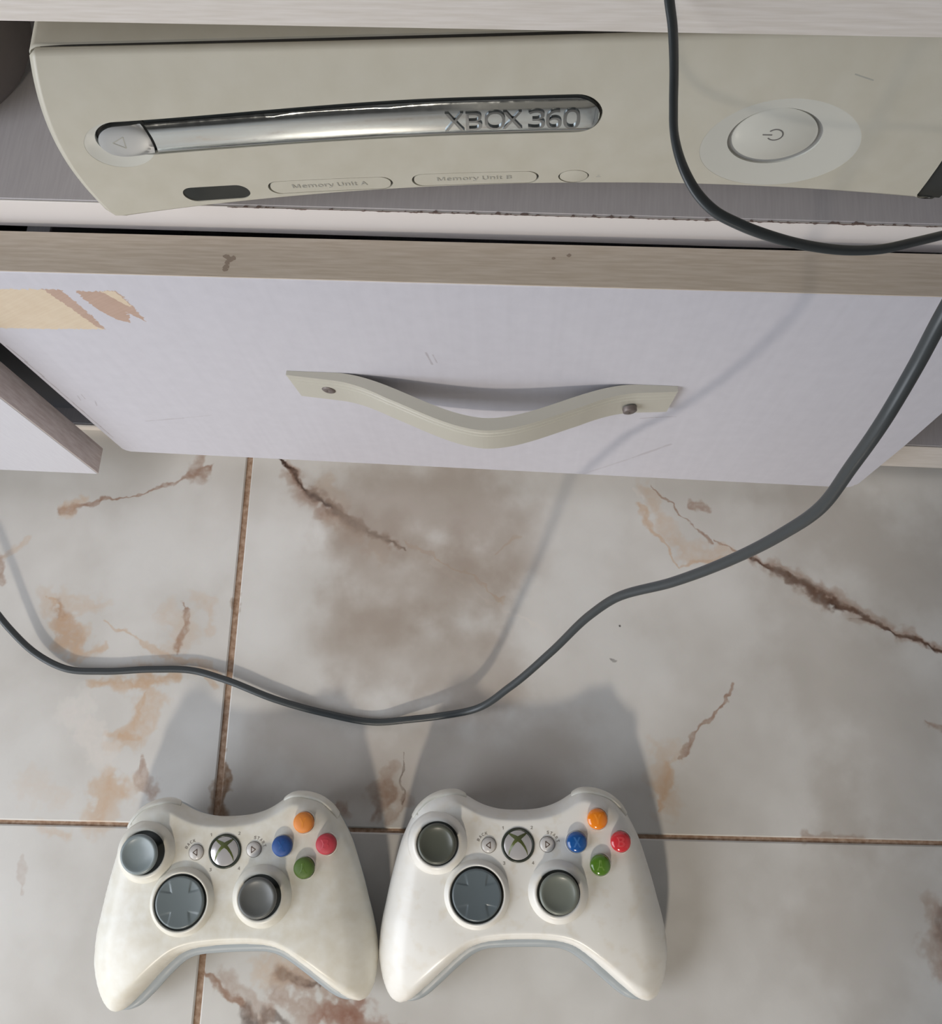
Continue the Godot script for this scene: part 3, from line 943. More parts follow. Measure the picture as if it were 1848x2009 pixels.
	for i in n:
		var j := (i + 1) % n
		body_idx.append_array([i, n + i, j, j, n + i, n + j])
		seam_idx.append_array([i, n + i, j, j, n + i, n + j])
	for k in 2:
		body_pos.append(Vector3(centre.x, centre.y, -0.03 if k == 0 else -0.245))
		seam_pos.append(Vector3(centre.x, centre.y, -0.016 if k == 0 else -0.2))
	for i in n:
		var j := (i + 1) % n
		body_idx.append_array([2 * n, i, j, 2 * n + 1, n + j, n + i])
		seam_idx.append_array([2 * n + 1, n + j, n + i])
	part(con, "body", smooth_mesh(body_pos, body_idx), mats.ivory)
	part(con, "joint", smooth_mesh(seam_pos, seam_idx), mats.seam)
	# dark floors of the openings
	var deep := func(d: float) -> Callable: return func(_x: float, _y: float) -> float: return d
	part(plate, "recess", join([patch(shape.call(-0.6, -0.6, -0.6), [], deep.call(-3.2), 4.0, 0.0), patch(mem_a, [], deep.call(-1.0), 4.0, 0.0), patch(mem_b, [], deep.call(-1.0), 4.0, 0.0), patch(sync_o, [], deep.call(-1.0), 3.0, 0.0)]), mats.gap)
	# disc tray strip and eject button, pillowed across their height
	var pillow := func(x: float, y: float) -> float:
		var lo: float = ybot.call(x) + 0.25
		var hi: float = ytop.call(x) - 1.7
		var v := clampf((y - lo) / (hi - lo), 0.0, 1.0)
		var e := 1.0
		if x > 17.5:
			e = sqrt(maxf(0.0, 1.0 - pow((x - 17.5) / 7.8, 4.0)))
		return (-0.35 + 0.9 * sqrt(maxf(0.0, 1.0 - pow(absf(2.0 * v - 1.0), 3.0)))) * e - (1.0 - e) * 0.6
	var strip: PackedVector2Array = Geometry2D.clip_polygons(tray, circle_poly(-142.0, 36.5, 20.5, 20.5, 90))[0]
	var button: PackedVector2Array = Geometry2D.intersect_polygons(tray, circle_poly(-142.0, 36.5, 19.3, 19.3, 90))[0]
	var dt := part(con, "disc_tray_door", patch(strip, [], pillow, 1.6, 2.0), mats.chrome)
	var boxes := [["X", -25.3, -18.9, 35.8, 44.0], ["B", -18.4, -13.0, 35.9, 43.8], ["O", -12.2, -5.5, 35.9, 44.1], ["X", -6.4, 0.1, 36.1, 43.9], ["3", 2.0, 7.5, 35.6, 44.2], ["6", 7.8, 12.9, 35.5, 44.2], ["0", 13.4, 18.9, 35.4, 44.3]]
	var words := []
	for b in boxes:
		words.append(lettering(b[0], false, func(u: float, v: float, w: float) -> Vector3:
			var x := lerpf(b[1], b[2], u)
			var y := lerpf(b[3], b[4], v)
			return on_face(x, y, pillow.call(x, y) - 0.2 + w * 0.95)))
	part(dt, "raised_lettering", join(words), mats.letter)
	var ej := part(con, "eject_button", patch(button, [], func(x: float, y: float) -> float: return -0.5 + 0.9 * sqrt(maxf(0.0, 1.0 - pow(clampf(Vector2((x + 132.0) / 10.0, (y - 38.2) / 8.2).length(), 0.0, 1.0), 3.0))), 1.2, 2.2), mats.chrome_dull)
	var lift := func(_x: float, _y: float) -> float: return 0.46
	part(ej, "eject_symbol", join([patch(stick(-135.2, 38.2, -131.2, 40.4, 0.35), [], lift, 1.0, 0.1), patch(stick(-135.2, 38.2, -131.6, 35.6, 0.35), [], lift, 1.0, 0.1), patch(stick(-131.2, 40.4, -131.6, 35.6, 0.35), [], lift, 1.0, 0.1)]), mats.print)
	var dish := func(x: float, y: float) -> float: return -1.1 * clampf(1.0 - pow(Vector2((x + 133.6) / 11.4, (y - 36.4) / 9.9).length(), 2.0), 0.0, 1.0) - 0.05
	var rim := []
	for q in lens_left:
		if q.size() > 8 and not Geometry2D.is_polygon_clockwise(q):
			rim.append(patch(q, [], dish, 1.2, 2.0))
	part(con, "eject_surround", join(rim), mats.lens)
	# power button in its glossy dish
	var bowl := func(x: float, y: float) -> float: return -1.3 * clampf(1.0 - pow(Vector2((x - 86.3) / 26.2, (y - 25.0) / 22.0).length(), 2.0), 0.0, 1.0) - 0.05
	part(con, "power_surround", patch(lens, [ring_out], bowl, 1.6, 2.0), mats.lens)
	part(con, "light_ring", patch(circle_poly(84.0, 28.6, 15.6, 14.4, 64), [circle_poly(83.7, 29.3, 12.6, 11.8, 48)], func(_x: float, _y: float) -> float: return -1.75, 1.6, 0.0), mats.ring)
	var dome := func(x: float, y: float) -> float: return -1.0 + 1.5 * clampf(1.0 - pow(Vector2((x - 83.7) / 13.8, (y - 29.5) / 12.9).length(), 2.0), 0.0, 1.0)
	var pb := part(con, "power_button", patch(ring_in, [], dome, 1.2, 2.0), mats.lens)
	var arc := PackedVector2Array()
	for i in 25:
		var a := deg_to_rad(-142.0 + 284.0 * i / 24.0)
		arc.append(Vector2(83.35 + cos(a) * 2.75, 31.3 + sin(a) * 2.75))
	for i in 25:
		var a := deg_to_rad(142.0 - 284.0 * i / 24.0)
		arc.append(Vector2(83.35 + cos(a) * 2.25, 31.3 + sin(a) * 2.25))
	var over := func(x: float, y: float) -> float: return dome.call(x, y) + 0.05
	part(pb, "power_symbol", join([patch(arc, [], over, 0.8, 0.1), patch(stick(79.3, 31.2, 82.4, 31.3, 0.55), [], over, 0.8, 0.1)]), mats.ink)
	# the row along the lower edge
	part(con, "infrared_window", patch(eye, [], deep.call(-0.35), 2.5, 1.0), mats.smoked)
	var names := ["Memory Unit A", "Memory Unit B"]
	var spots := [[-68.8, 7.3, -0.045, -82.6, -55.6], [-16.4, 6.6, -0.012, -30.2, -3.4]]
	for k in 2:
		var s: Array = spots[k]
		var door := part(con, "memory_slot_door", patch(pill(s[0], s[1], 21.7 if k == 0 else 22.1, 3.6, s[2]), [], deep.call(-0.05), 2.5, 1.2), mats.ivory)
		part(door, "slot_lettering", lettering(names[k], false, func(u: float, v: float, w: float) -> Vector3:
			var x := lerpf(s[3], s[4], u)
			return on_face(x, s[1] - 1.5 + (x - s[0]) * s[2] + v * 3.0, -0.12 + w * 0.24)), mats.print)
	part(con, "sync_button", patch(circle_poly(18.95, 6.5, 5.0, 3.7, 40), [], func(x: float, y: float) -> float: return -0.1 + 0.35 * clampf(1.0 - pow(Vector2((x - 18.95) / 5.0, (y - 6.5) / 3.7).length(), 2.0), 0.0, 1.0), 1.2, 1.2), mats.ivory)
	part(con, "sync_mark", join([patch(stick(27.0, 6.2, 28.6, 6.2, 0.35), [], deep.call(0.03), 1.0, 0.1), patch(stick(27.4, 7.1, 28.2, 7.1, 0.35), [], deep.call(0.03), 1.0, 0.1)]), mats.print)
	part(con, "port_door", patch(ports, [], deep.call(-0.9), 2.5, 1.0), mats.smoked)
	part(con, "scuff", patch(stick(103.4, 55.8, 109.4, 53.6, 0.5), [], deep.call(0.02), 1.0, 0.02), mats.print)
	for q in [[-0.12, -0.045], [0.12, -0.045], [-0.12, -0.21], [0.12, -0.21]]:
		part(con, "rubber_foot", lathe([[8.0, 0.0], [8.0, 14.5], [7.0, 16.0], [0.0, 16.0]], 24), mats.rubber, Vector3(q[0], 0.0, q[1]))

func stick(x1: float, y1: float, x2: float, y2: float, w: float) -> PackedVector2Array:
	var d := Vector2(x2 - x1, y2 - y1).normalized()
	var o := Vector2(-d.y, d.x) * w * 0.5
	var a := Vector2(x1, y1)
	var b := Vector2(x2, y2)
	return PackedVector2Array([a - o, b - o, b + o, a + o])

# laminate of the drawer front: faint upright pores, scuffs, and the two places where the foil is torn off (mm on the board)
const BOARD_RECT := Rect2(-252.0, 18.0, 461.0, 230.0)
func drawer_texture() -> ImageTexture:
	var w := 2048
	var h := 1024
	var grain := FastNoiseLite.new()
	grain.seed = 3
	grain.frequency = 0.05
	grain.fractal_octaves = 2
	var g := grain.get_image(w, 64, false, false, true).get_data()
	var fine := FastNoiseLite.new()
	fine.seed = 8
	fine.frequency = 0.02
	fine.fractal_octaves = 4
	var f := fine.get_image(w, h, false, false, true).get_data()
	var d := PackedByteArray()
	d.resize(w * h * 3)
	for y in h:
		for x in w:
			var i := y * w + x
			var k := (g[((y >> 5) % 64) * w + x] - 128.0) * 0.014 + (f[i] - 128.0) * 0.02
			d[i * 3] = int(clampf(203.0 + k, 0, 255)); d[i * 3 + 1] = int(clampf(202.0 + k, 0, 255)); d[i * 3 + 2] = int(clampf(210.0 + k, 0, 255))
	var img := Image.create_from_data(w, h, false, Image.FORMAT_RGB8, d)
	var s := w / BOARD_RECT.size.x
	var sy := h / BOARD_RECT.size.y
	var torn := func(list: Array, light: Color, dark: Color, seedv: int) -> void:
		var poly := PackedVector2Array()
		for i in range(0, list.size(), 2):
			poly.append(Vector2((list[i] - BOARD_RECT.position.x) * s, h - (list[i + 1] - BOARD_RECT.position.y) * sy))
		var box := Rect2(poly[0], Vector2.ZERO)
		for p in poly:
			box = box.expand(p)
		for y in range(maxi(0, int(box.position.y) - 8), mini(h, int(box.end.y) + 8)):
			for x in range(maxi(0, int(box.position.x) - 8), mini(w, int(box.end.x) + 8)):
				var n := (f[y * w + x] - 128.0) / 128.0
				var n2 := (f[((y * 5 + seedv) % h) * w + (x * 5) % w] - 128.0) / 128.0
				if Geometry2D.is_point_in_polygon(Vector2(x + n2 * 5.0, y + n2 * 4.0), poly):
					var st := (g[((y >> 3) % 64) * w + (x * 2 + y * 3) % w] - 128.0) / 128.0
					img.set_pixel(x, y, light.lerp(dark, clampf(0.25 + st * 0.3 + n * 0.3, 0.0, 1.0)))
	var pale := Color8(220, 204, 180)
	var pale2 := Color8(210, 190, 164)
	var brown := Color8(190, 163, 147)
	var brown2 := Color8(178, 149, 132)
	torn.call([-251, 229.4, -222, 229.2, -208, 229.9, -199.5, 230.6, -196, 224, -193, 214, -191.5, 204, -190.6, 196.2, -215, 194.6, -251, 193.2], pale, pale2, 1)
	torn.call([-203, 230.4, -195, 230.3, -193.6, 222, -191.8, 212, -191.2, 204, -190.4, 196, -193.4, 197.6, -196.2, 208, -199, 218], brown, brown2, 7)
	torn.call([-189, 229.8, -181, 229.6, -171.5, 231, -169.8, 226, -169.2, 217, -168.2, 204.4, -170.6, 208, -173.6, 212.6, -174.6, 209, -176, 203, -181, 205.6, -186, 214, -188.2, 222], brown, brown2, 3)
	torn.call([-178, 229.8, -172.5, 230.6, -170.4, 224, -169.9, 217, -172.4, 220], pale, pale2, 5)
	# scuffs, pencil-thin scratches and a faint diagonal grey line
	var streak := func(x1: float, y1: float, x2: float, y2: float, wd: float, c: Color, alpha: float) -> void:
		var a := Vector2((x1 - BOARD_RECT.position.x) * s, h - (y1 - BOARD_RECT.position.y) * sy)
		var b := Vector2((x2 - BOARD_RECT.position.x) * s, h - (y2 - BOARD_RECT.position.y) * sy)
		var box := Rect2(a, Vector2.ZERO).expand(b).grow(wd * 3.0)
		for y in range(maxi(0, int(box.position.y)), mini(h, int(box.end.y) + 1)):
			for x in range(maxi(0, int(box.position.x)), mini(w, int(box.end.x) + 1)):
				var q := Geometry2D.get_closest_point_to_segment(Vector2(x, y), a, b)
				var n := (f[y * w + x] - 128.0) / 128.0
				var k := clampf(1.3 - Vector2(x, y).distance_to(q) / wd + n * 0.8, 0.0, 1.0) * alpha
				if k > 0.0:
					img.set_pixel(x, y, img.get_pixel(x, y).lerp(c, k))
	var grey := Color8(150, 142, 146)
	for i in 7:
		streak.call(-247.6 + i * 0.35, 176.0 - i * 17.0, -246.4 + i * 0.2, 158.0 - i * 17.0, 1.6, grey, 0.6)
	streak.call(-239, 118, -240, 112, 1.5, grey, 0.5); streak.call(-236, 120, -236.6, 114, 1.4, grey, 0.5); streak.call(-232, 112, -234, 105, 1.4, grey, 0.4)
	streak.call(-214, 85, -190, 92, 3.0, grey, 0.25); streak.call(-190, 92, -172, 98, 2.5, grey, 0.15)
	streak.call(-45, 184, -43, 172, 2.0, grey, 0.45); streak.call(-42, 182, -40.6, 174, 1.6, grey, 0.4)
	streak.call(62, 117, 78, 121, 2.0, grey, 0.5); streak.call(70, 119, 80, 121, 1.6, grey, 0.45)
	streak.call(40, 26, 66, 58, 4.0, grey, 0.22); streak.call(66, 58, 84, 82, 4.0, grey, 0.3)  # broad faint grey line rising to the right from the lower edge
	return ImageTexture.create_from_image(img)

func noise_tex(freq: float, c0: Color, c1: Color, seedv: int, size := 512) -> NoiseTexture2D:
	var n := FastNoiseLite.new()
	n.seed = seedv
	n.frequency = freq
	n.fractal_octaves = 4
	var t := NoiseTexture2D.new()
	t.width = size
	t.height = size
	t.seamless = true
	t.noise = n
	var r := Gradient.new()
	r.set_color(0, c0)
	r.set_color(1, c1)
	t.color_ramp = r
	return t

func grime(m: StandardMaterial3D, freq: float, c0: Color, c1: Color, scale: Vector3, seedv: int) -> void:
	m.albedo_texture = noise_tex(freq, c0, c1, seedv)
	m.uv1_triplanar = true
	m.uv1_scale = scale

func make_materials() -> void:
	mats.laminate = mat(lin(0.65, 0.65, 0.69), 0.42)
	grime(mats.laminate, 0.02, Color(0.97, 0.965, 0.97), Color(1, 1, 1), Vector3(60, 6, 6), 4)
	mats.shelf_band = mat(lin(0.84, 0.79, 0.755), 0.5)
	mats.shelf = mat(lin(0.56, 0.535, 0.545), 0.4)
	grime(mats.shelf, 0.02, Color(0.95, 0.945, 0.95), Color(1, 1, 1), Vector3(60, 5, 4), 14)
	mats.band = mat(lin(0.82, 0.765, 0.715), 0.5)
	grime(mats.band, 0.02, Color(0.93, 0.92, 0.90), Color(1, 1, 1), Vector3(4, 60, 60), 6)
	mats.top_band = mat(lin(0.66, 0.585, 0.505), 0.55)
	grime(mats.top_band, 0.02, Color(0.90, 0.88, 0.85), Color(1, 1, 1), Vector3(4, 60, 60), 9)
	mats.chip = mat(lin(0.22, 0.16, 0.14), 0.9)
	mats.raw_edge = mat(lin(0.82, 0.735, 0.71), 0.7)
	grime(mats.raw_edge, 0.02, Color(0.88, 0.85, 0.84), Color(1, 1, 1), Vector3(40, 5, 40), 16)
	mats.dark_board = mat(lin(0.10, 0.105, 0.12), 0.7)
	mats.drawer = mat(Color.WHITE, 0.42)
	mats.drawer.albedo_texture = drawer_texture()
	mats.handle = mat(lin(0.50, 0.485, 0.42), 0.38)
	mats.screw = mat(lin(0.20, 0.17, 0.16), 0.5, 0.5)
	mats.ivory = mat(lin(0.61, 0.58, 0.49), 0.4)
	grime(mats.ivory, 0.012, Color(0.96, 0.955, 0.94), Color(1, 1, 1), Vector3(9, 9, 9), 21)
	mats.lens = mat(lin(0.61, 0.60, 0.535), 0.14)
	mats.seam = mat(lin(0.03, 0.027, 0.023), 0.8)
	mats.gap = mat(lin(0.10, 0.10, 0.095), 0.6)
	mats.chrome = mat(lin(0.62, 0.66, 0.67), 0.13, 1.0)
	mats.chrome_dull = mat(lin(0.60, 0.62, 0.63), 0.3, 1.0)
	mats.chrome.roughness_texture = noise_tex(0.02, Color(0.25, 0.25, 0.25), Color(1, 1, 1), 33)
	mats.chrome.roughness = 0.2
	mats.chrome.uv1_triplanar = true
	mats.chrome.uv1_scale = Vector3(30, 30, 30)
	mats.letter = mat(lin(0.30, 0.315, 0.32), 0.26, 1.0)
	mats.print = mat(lin(0.42, 0.41, 0.36), 0.5)
	mats.ink = mat(lin(0.16, 0.15, 0.14), 0.6)
	mats.ring = mat(lin(0.36, 0.36, 0.35), 0.35, 0.3)
	mats.smoked = mat(lin(0.035, 0.037, 0.034), 0.12)
	mats.rubber = mat(lin(0.03, 0.032, 0.033), 0.55)
	mats.cable = mat(lin(0.042, 0.048, 0.050), 0.36)
	mats.white = mat(lin(0.82, 0.815, 0.755), 0.34)
	grime(mats.white, 0.015, Color(0.93, 0.91, 0.87), Color(1, 1, 1), Vector3(12, 12, 12), 41)
	mats.white_grimy = mat(lin(0.82, 0.805, 0.75), 0.3)
	grime(mats.white_grimy, 0.015, Color(0.96, 0.94, 0.905), Color(1.0, 1.0, 1.0), Vector3(10, 10, 10), 51)
	mats.white_grimy.albedo_texture.color_ramp.set_offset(1, 0.42)
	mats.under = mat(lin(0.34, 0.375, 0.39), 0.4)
	mats.stain = mat(lin(0.34, 0.27, 0.215), 0.6)
	mats.grout = mat(lin(0.52, 0.385, 0.285), 0.85)
	grime(mats.grout, 0.03, Color(0.70, 0.62, 0.55), Color(1, 1, 1), Vector3(14, 14, 14), 61)
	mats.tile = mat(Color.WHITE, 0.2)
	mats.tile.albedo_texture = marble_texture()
	mats.tile_edge = mat(lin(0.45, 0.38, 0.32), 0.6)
	mats.wall = mat(lin(0.30, 0.285, 0.265), 0.9)
	mats.ceiling = mat(lin(0.50, 0.48, 0.45), 0.9)
	mats.jar = mat(lin(0.115, 0.098, 0.092), 0.45)

# ------------------------------------------------------------------ a controller, in mm: x to its right, z towards its grips, y up
# right half of the outline: x, z, height of the shell's edge, width of the rounding, 1 = slanted instead of round
const HALF := [0.0, -17.8, 29, 4.5, 0.75, 9.5, -18.3, 29, 4.5, 0.75, 17.0, -20.0, 29, 4.8, 0.7, 23.0, -22.5, 30, 5, 0.6, 29.5, -26.3, 31, 5.5, 0.5, 33.5, -28.0, 32, 6, 0.4, 38.0, -28.2, 32, 6.5, 0.3, 45.5, -26.7, 31, 8, 0.2, 51.0, -24.3, 30, 9, 0.1, 55.2, -20.8, 29, 10, 0, 59.0, -15.8, 28, 11, 0, 62.0, -10.3, 27, 12, 0, 65.5, -2.5, 26, 13, 0, 68.7, 8.0, 25, 14, 0, 71.6, 18.6, 24, 15, 0, 74.0, 29.0, 23, 16, 0, 76.2, 38.5, 22, 16, 0, 77.6, 47.5, 20, 16, 0, 78.0, 56.0, 19, 16, 0, 77.0, 64.6, 17, 15, 0, 75.0, 72.3, 15, 14, 0, 71.8, 78.2, 14, 13, 0, 67.6, 80.8, 14, 12, 0, 63.5, 80.3, 14, 10, 0, 60.0, 78.5, 15, 8, 0, 55.0, 74.6, 16, 6, 0, 47.5, 68.0, 19, 5, 0.1, 40.2, 61.3, 23, 4.5, 0.1, 32.9, 55.2, 26, 4, 0.1, 27.4, 51.6, 28, 4, 0.1, 20.7, 49.3, 29, 4, 0.1, 12.2, 48.2, 29.5, 4, 0.1, 0.0, 47.8, 29.5, 4, 0.1]
const SHIFT := 1.2

func rim_points(grow: float) -> Array:
	var half := []
	for i in range(0, HALF.size(), 5):
		half.append([HALF[i], HALF[i + 1], HALF[i + 2], HALF[i + 3], HALF[i + 4]])
	if grow > 0.0:
		# the lower shell sticks out a little in the arch between the grips
		for i in half.size():
			if half[i][1] > 44.0 and half[i][0] < 66.0 and i > 23:
				var k := clampf((66.0 - half[i][0]) / 12.0, 0.0, 1.0)
				var o := Vector2(0.0, 1.0).lerp(Vector2(-0.67, 0.74), clampf((half[i][0] - 8.0) / 20.0, 0.0, 1.0))
				half[i][0] = maxf(0.0, half[i][0] + o.x * grow * k) if half[i][0] > 0.01 else 0.0
				half[i][1] += o.y * grow * k
				half[i][2] -= 3.0 * k
	var full := []
	for h in half:
		full.append(h)
	for i in range(half.size() - 2, 0, -1):
		var h: Array = half[i].duplicate()
		h[0] = -h[0]
		full.append(h)
	var out := []
	var n := full.size()
	for i in n:
		for k in 4:
			var t := k / 4.0
			var r := []
			for c in 5:
				var p0: float = full[(i + n - 1) % n][c]
				var p1: float = full[i][c]
				var p2: float = full[(i + 1) % n][c]
				var p3: float = full[(i + 2) % n][c]
				if c < 2:
					r.append(0.5 * (2.0 * p1 + (p2 - p0) * t + (2.0 * p0 - 5.0 * p1 + 4.0 * p2 - p3) * t * t + (3.0 * p1 - p0 - 3.0 * p2 + p3) * t * t * t))
				else:
					r.append(lerpf(p1, p2, t))
			r[0] += SHIFT
			out.append(r)
	return out

func deck(x: float, z: float) -> float:
	var ax := absf(x - SHIFT)
	var y := 42.0
	if ax > 36.0:
		y -= pow((ax - 36.0) / 40.0, 2.0) * 9.0
	if z > 34.0:
		var k := (z - 34.0) / 47.0
		y -= 13.5 * k * k * lerpf(0.5, 1.0, smoothstep(14.0, 46.0, ax))
	return y

func belly(x: float, z: float) -> float:
	var ax := absf(x - SHIFT)
	return lerpf(7.0, 0.6, smoothstep(25.0, 62.0, ax)) if z > 10.0 else lerpf(7.0, 4.0, smoothstep(25.0, 60.0, ax))

# the upper or lower shell as a height field inside the outline
func shell(upper: bool) -> ArrayMesh:
	var rim := rim_points(0.0 if upper else 4.4)
	var step := 0.8
	var x0 := -82.013
	var z0 := -32.017
	var nx := 206
	var nz := 148
	var poly := PackedVector2Array()
	for r in rim:
		poly.append(Vector2(r[0], r[1]))
	var inside := PackedByteArray()
	inside.resize(nx * nz)
	var drop := PackedFloat32Array()
	drop.resize(nx * nz)
	for j in nz:
		for i in nx:
			if Geometry2D.is_point_in_polygon(Vector2(x0 + i * step, z0 + j * step), poly):
				inside[j * nx + i] = 1
	var m := rim.size()
	for k in m:
		var a: Array = rim[k]
		var b: Array = rim[(k + 1) % m]
		var av := Vector2(a[0], a[1])
		var bv := Vector2(b[0], b[1])
		var ab := bv - av
		var reach: float = maxf(a[3], b[3]) * (1.0 if upper else 1.4)
		var i0 := maxi(0, int((minf(av.x, bv.x) - reach - x0) / step))
		var i1 := mini(nx - 1, int((maxf(av.x, bv.x) + reach - x0) / step) + 1)
		var j0 := maxi(0, int((minf(av.y, bv.y) - reach - z0) / step))
		var j1 := mini(nz - 1, int((maxf(av.y, bv.y) + reach - z0) / step) + 1)
		for j in range(j0, j1 + 1):
			for i in range(i0, i1 + 1):
				var o := j * nx + i
				if inside[o] == 0:
					continue
				var q := Vector2(x0 + i * step, z0 + j * step)
				var t := clampf((q - av).dot(ab) / maxf(ab.length_squared(), 1e-6), 0.0, 1.0)
				var d := (q - av - ab * t).length()
				var rr := lerpf(a[3], b[3], t) * (1.0 if upper else 1.4)
				if d >= rr:
					continue
				var s := d / rr
				var sh := lerpf(sqrt(1.0 - (1.0 - s) * (1.0 - s)), s, lerpf(a[4], b[4], t) if upper else 0.0)
				var hh := lerpf(a[2], b[2], t)
				var full := deck(q.x, q.y) - hh if upper else hh - belly(q.x, q.y)
				drop[o] = maxf(drop[o], full * (1.0 - sh))
	for pass_ in 3:
		var next := drop.duplicate()
		for j in range(1, nz - 1):
			for i in range(1, nx - 1):
				var o := j * nx + i
				if inside[o] and inside[o - 1] and inside[o + 1] and inside[o - nx] and inside[o + nx]:
					next[o] = drop[o] * 0.4 + 0.15 * (drop[o - 1] + drop[o + 1] + drop[o - nx] + drop[o + nx])
		drop = next
	var pos := PackedVector3Array()
	var idx := PackedInt32Array()
	var id := PackedInt32Array()
	id.resize(nx * nz)
	id.fill(-1)
	for j in nz - 1:
		for i in nx - 1:
			var c := [j * nx + i, j * nx + i + 1, (j + 1) * nx + i + 1, (j + 1) * nx + i]
			if not (inside[c[0]] or inside[c[1]] or inside[c[2]] or inside[c[3]]):
				continue
			for o in c:
				if id[o] >= 0:
					continue
				id[o] = pos.size()
				var q := Vector2(x0 + (o % nx) * step, z0 + (o / nx) * step)
				if inside[o]:
					pos.append(Vector3(q.x, deck(q.x, q.y) - drop[o] if upper else belly(q.x, q.y) + drop[o], q.y) * MM)
				else:
					var best := 1e9
					var at := Vector3.ZERO
					for k in m:
						var a: Array = rim[k]
						var b: Array = rim[(k + 1) % m]
						if absf(a[0] - q.x) > 8.0 or absf(a[1] - q.y) > 8.0:
							continue
						var av := Vector2(a[0], a[1])
						var ab := Vector2(b[0], b[1]) - av
						var t := clampf((q - av).dot(ab) / maxf(ab.length_squared(), 1e-6), 0.0, 1.0)
						var p := av + ab * t
						if p.distance_to(q) < best:
							best = p.distance_to(q)
							at = Vector3(p.x, lerpf(a[2], b[2], t), p.y)
					pos.append(at * MM if best < 1e8 else Vector3(q.x, deck(q.x, q.y) if upper else belly(q.x, q.y), q.y) * MM)
			var v := [id[c[0]], id[c[1]], id[c[2]], id[c[3]]]
			if upper:
				idx.append_array([v[0], v[3], v[2], v[0], v[2], v[1]])
			else:
				idx.append_array([v[0], v[2], v[3], v[0], v[1], v[2]])
	var body := smooth_mesh(pos, idx)
	if upper:
		return body
	# the ledge by which the lower shell sticks out under the edge of the upper one
	var inner := rim_points(0.0)
	var lp := PackedVector3Array()
	var li := PackedInt32Array()
	for k in 5:
		var t := k / 4.0
		for i in m:
			var a := Vector3(inner[i][0], inner[i][2] + 0.1, inner[i][1])
			var b := Vector3(rim[i][0], rim[i][2], rim[i][1])
			lp.append(Vector3(lerpf(a.x, b.x, sin(t * PI / 2)), lerpf(a.y, b.y, 1.0 - cos(t * PI / 2)) - 0.15, lerpf(a.z, b.z, sin(t * PI / 2))) * MM)
	for k in 4:
		for i in m:
			var j := (i + 1) % m
			li.append_array([k * m + i, (k + 1) * m + j, (k + 1) * m + i, k * m + i, k * m + j, (k + 1) * m + j])
	return join([body, smooth_mesh(lp, li)])

func bumper_mesh(sx: float) -> ArrayMesh:
	var pts := []
	for q in [[31.2, -26.2, 30.5], [34.0, -27.6, 32], [38.0, -27.9, 33], [42.0, -27.4, 33], [45.6, -26.4, 32.5], [49.0, -24.9, 32], [52.5, -22.4, 31.5], [55.5, -19.4, 30.5], [57.6, -16.2, 29.0]]:
		pts.append(Vector3((q[0] - 0.25) * sx + SHIFT, q[2], q[1] + 0.55) * MM)
	return sweep(pts, 0.0021, 0.0052, [], 16)

func pad_mesh() -> ArrayMesh:
	# the direction pad: a disc with a raised cross and four hollow quarters
	var pos := PackedVector3Array()
	var idx := PackedInt32Array()
	var segs := 120
	var rings := 26
	for k in rings + 1:
		for s in segs:
			var r := 13.0 * k / rings
			var a := TAU * s / segs
			var x := cos(a) * r
			var z := sin(a) * r
			var ax := absf(x)
			var az := absf(z)
			var w := 4.4 + 0.035 * maxf(ax, az) * maxf(ax, az) * 0.35
			var out := minf(ax, az) - w
			var cross := 1.0 - smoothstep(-0.25, 0.55, out)
			var y := lerpf(-1.5 + 0.0085 * r * r, -0.9 + 0.006 * r * r, cross)
			if r > 12.2:
				y -= pow((r - 12.2) / 0.8, 2.0) * 0.7
			pos.append(Vector3(x, y, z) * MM)
	for k in rings:
		for s in segs:
			var s2 := (s + 1) % segs
			idx.append_array([k * segs + s, k * segs + s2, (k + 1) * segs + s, k * segs + s2, (k + 1) * segs + s2, (k + 1) * segs + s])
	for s in segs:
		pos.append(Vector3(cos(TAU * s / segs) * 13.0, -5.0, sin(TAU * s / segs) * 13.0) * MM)
	for s in segs:
		var s2 := (s + 1) % segs
		idx.append_array([rings * segs + s, rings * segs + s2, (rings + 1) * segs + s, rings * segs + s2, (rings + 1) * segs + s2, (rings + 1) * segs + s])
	return smooth_mesh(pos, idx)

func guide_height(r: float) -> float:
	return 1.9 * sqrt(maxf(0.0, 1.0 - pow(r / 8.4, 2.0)))

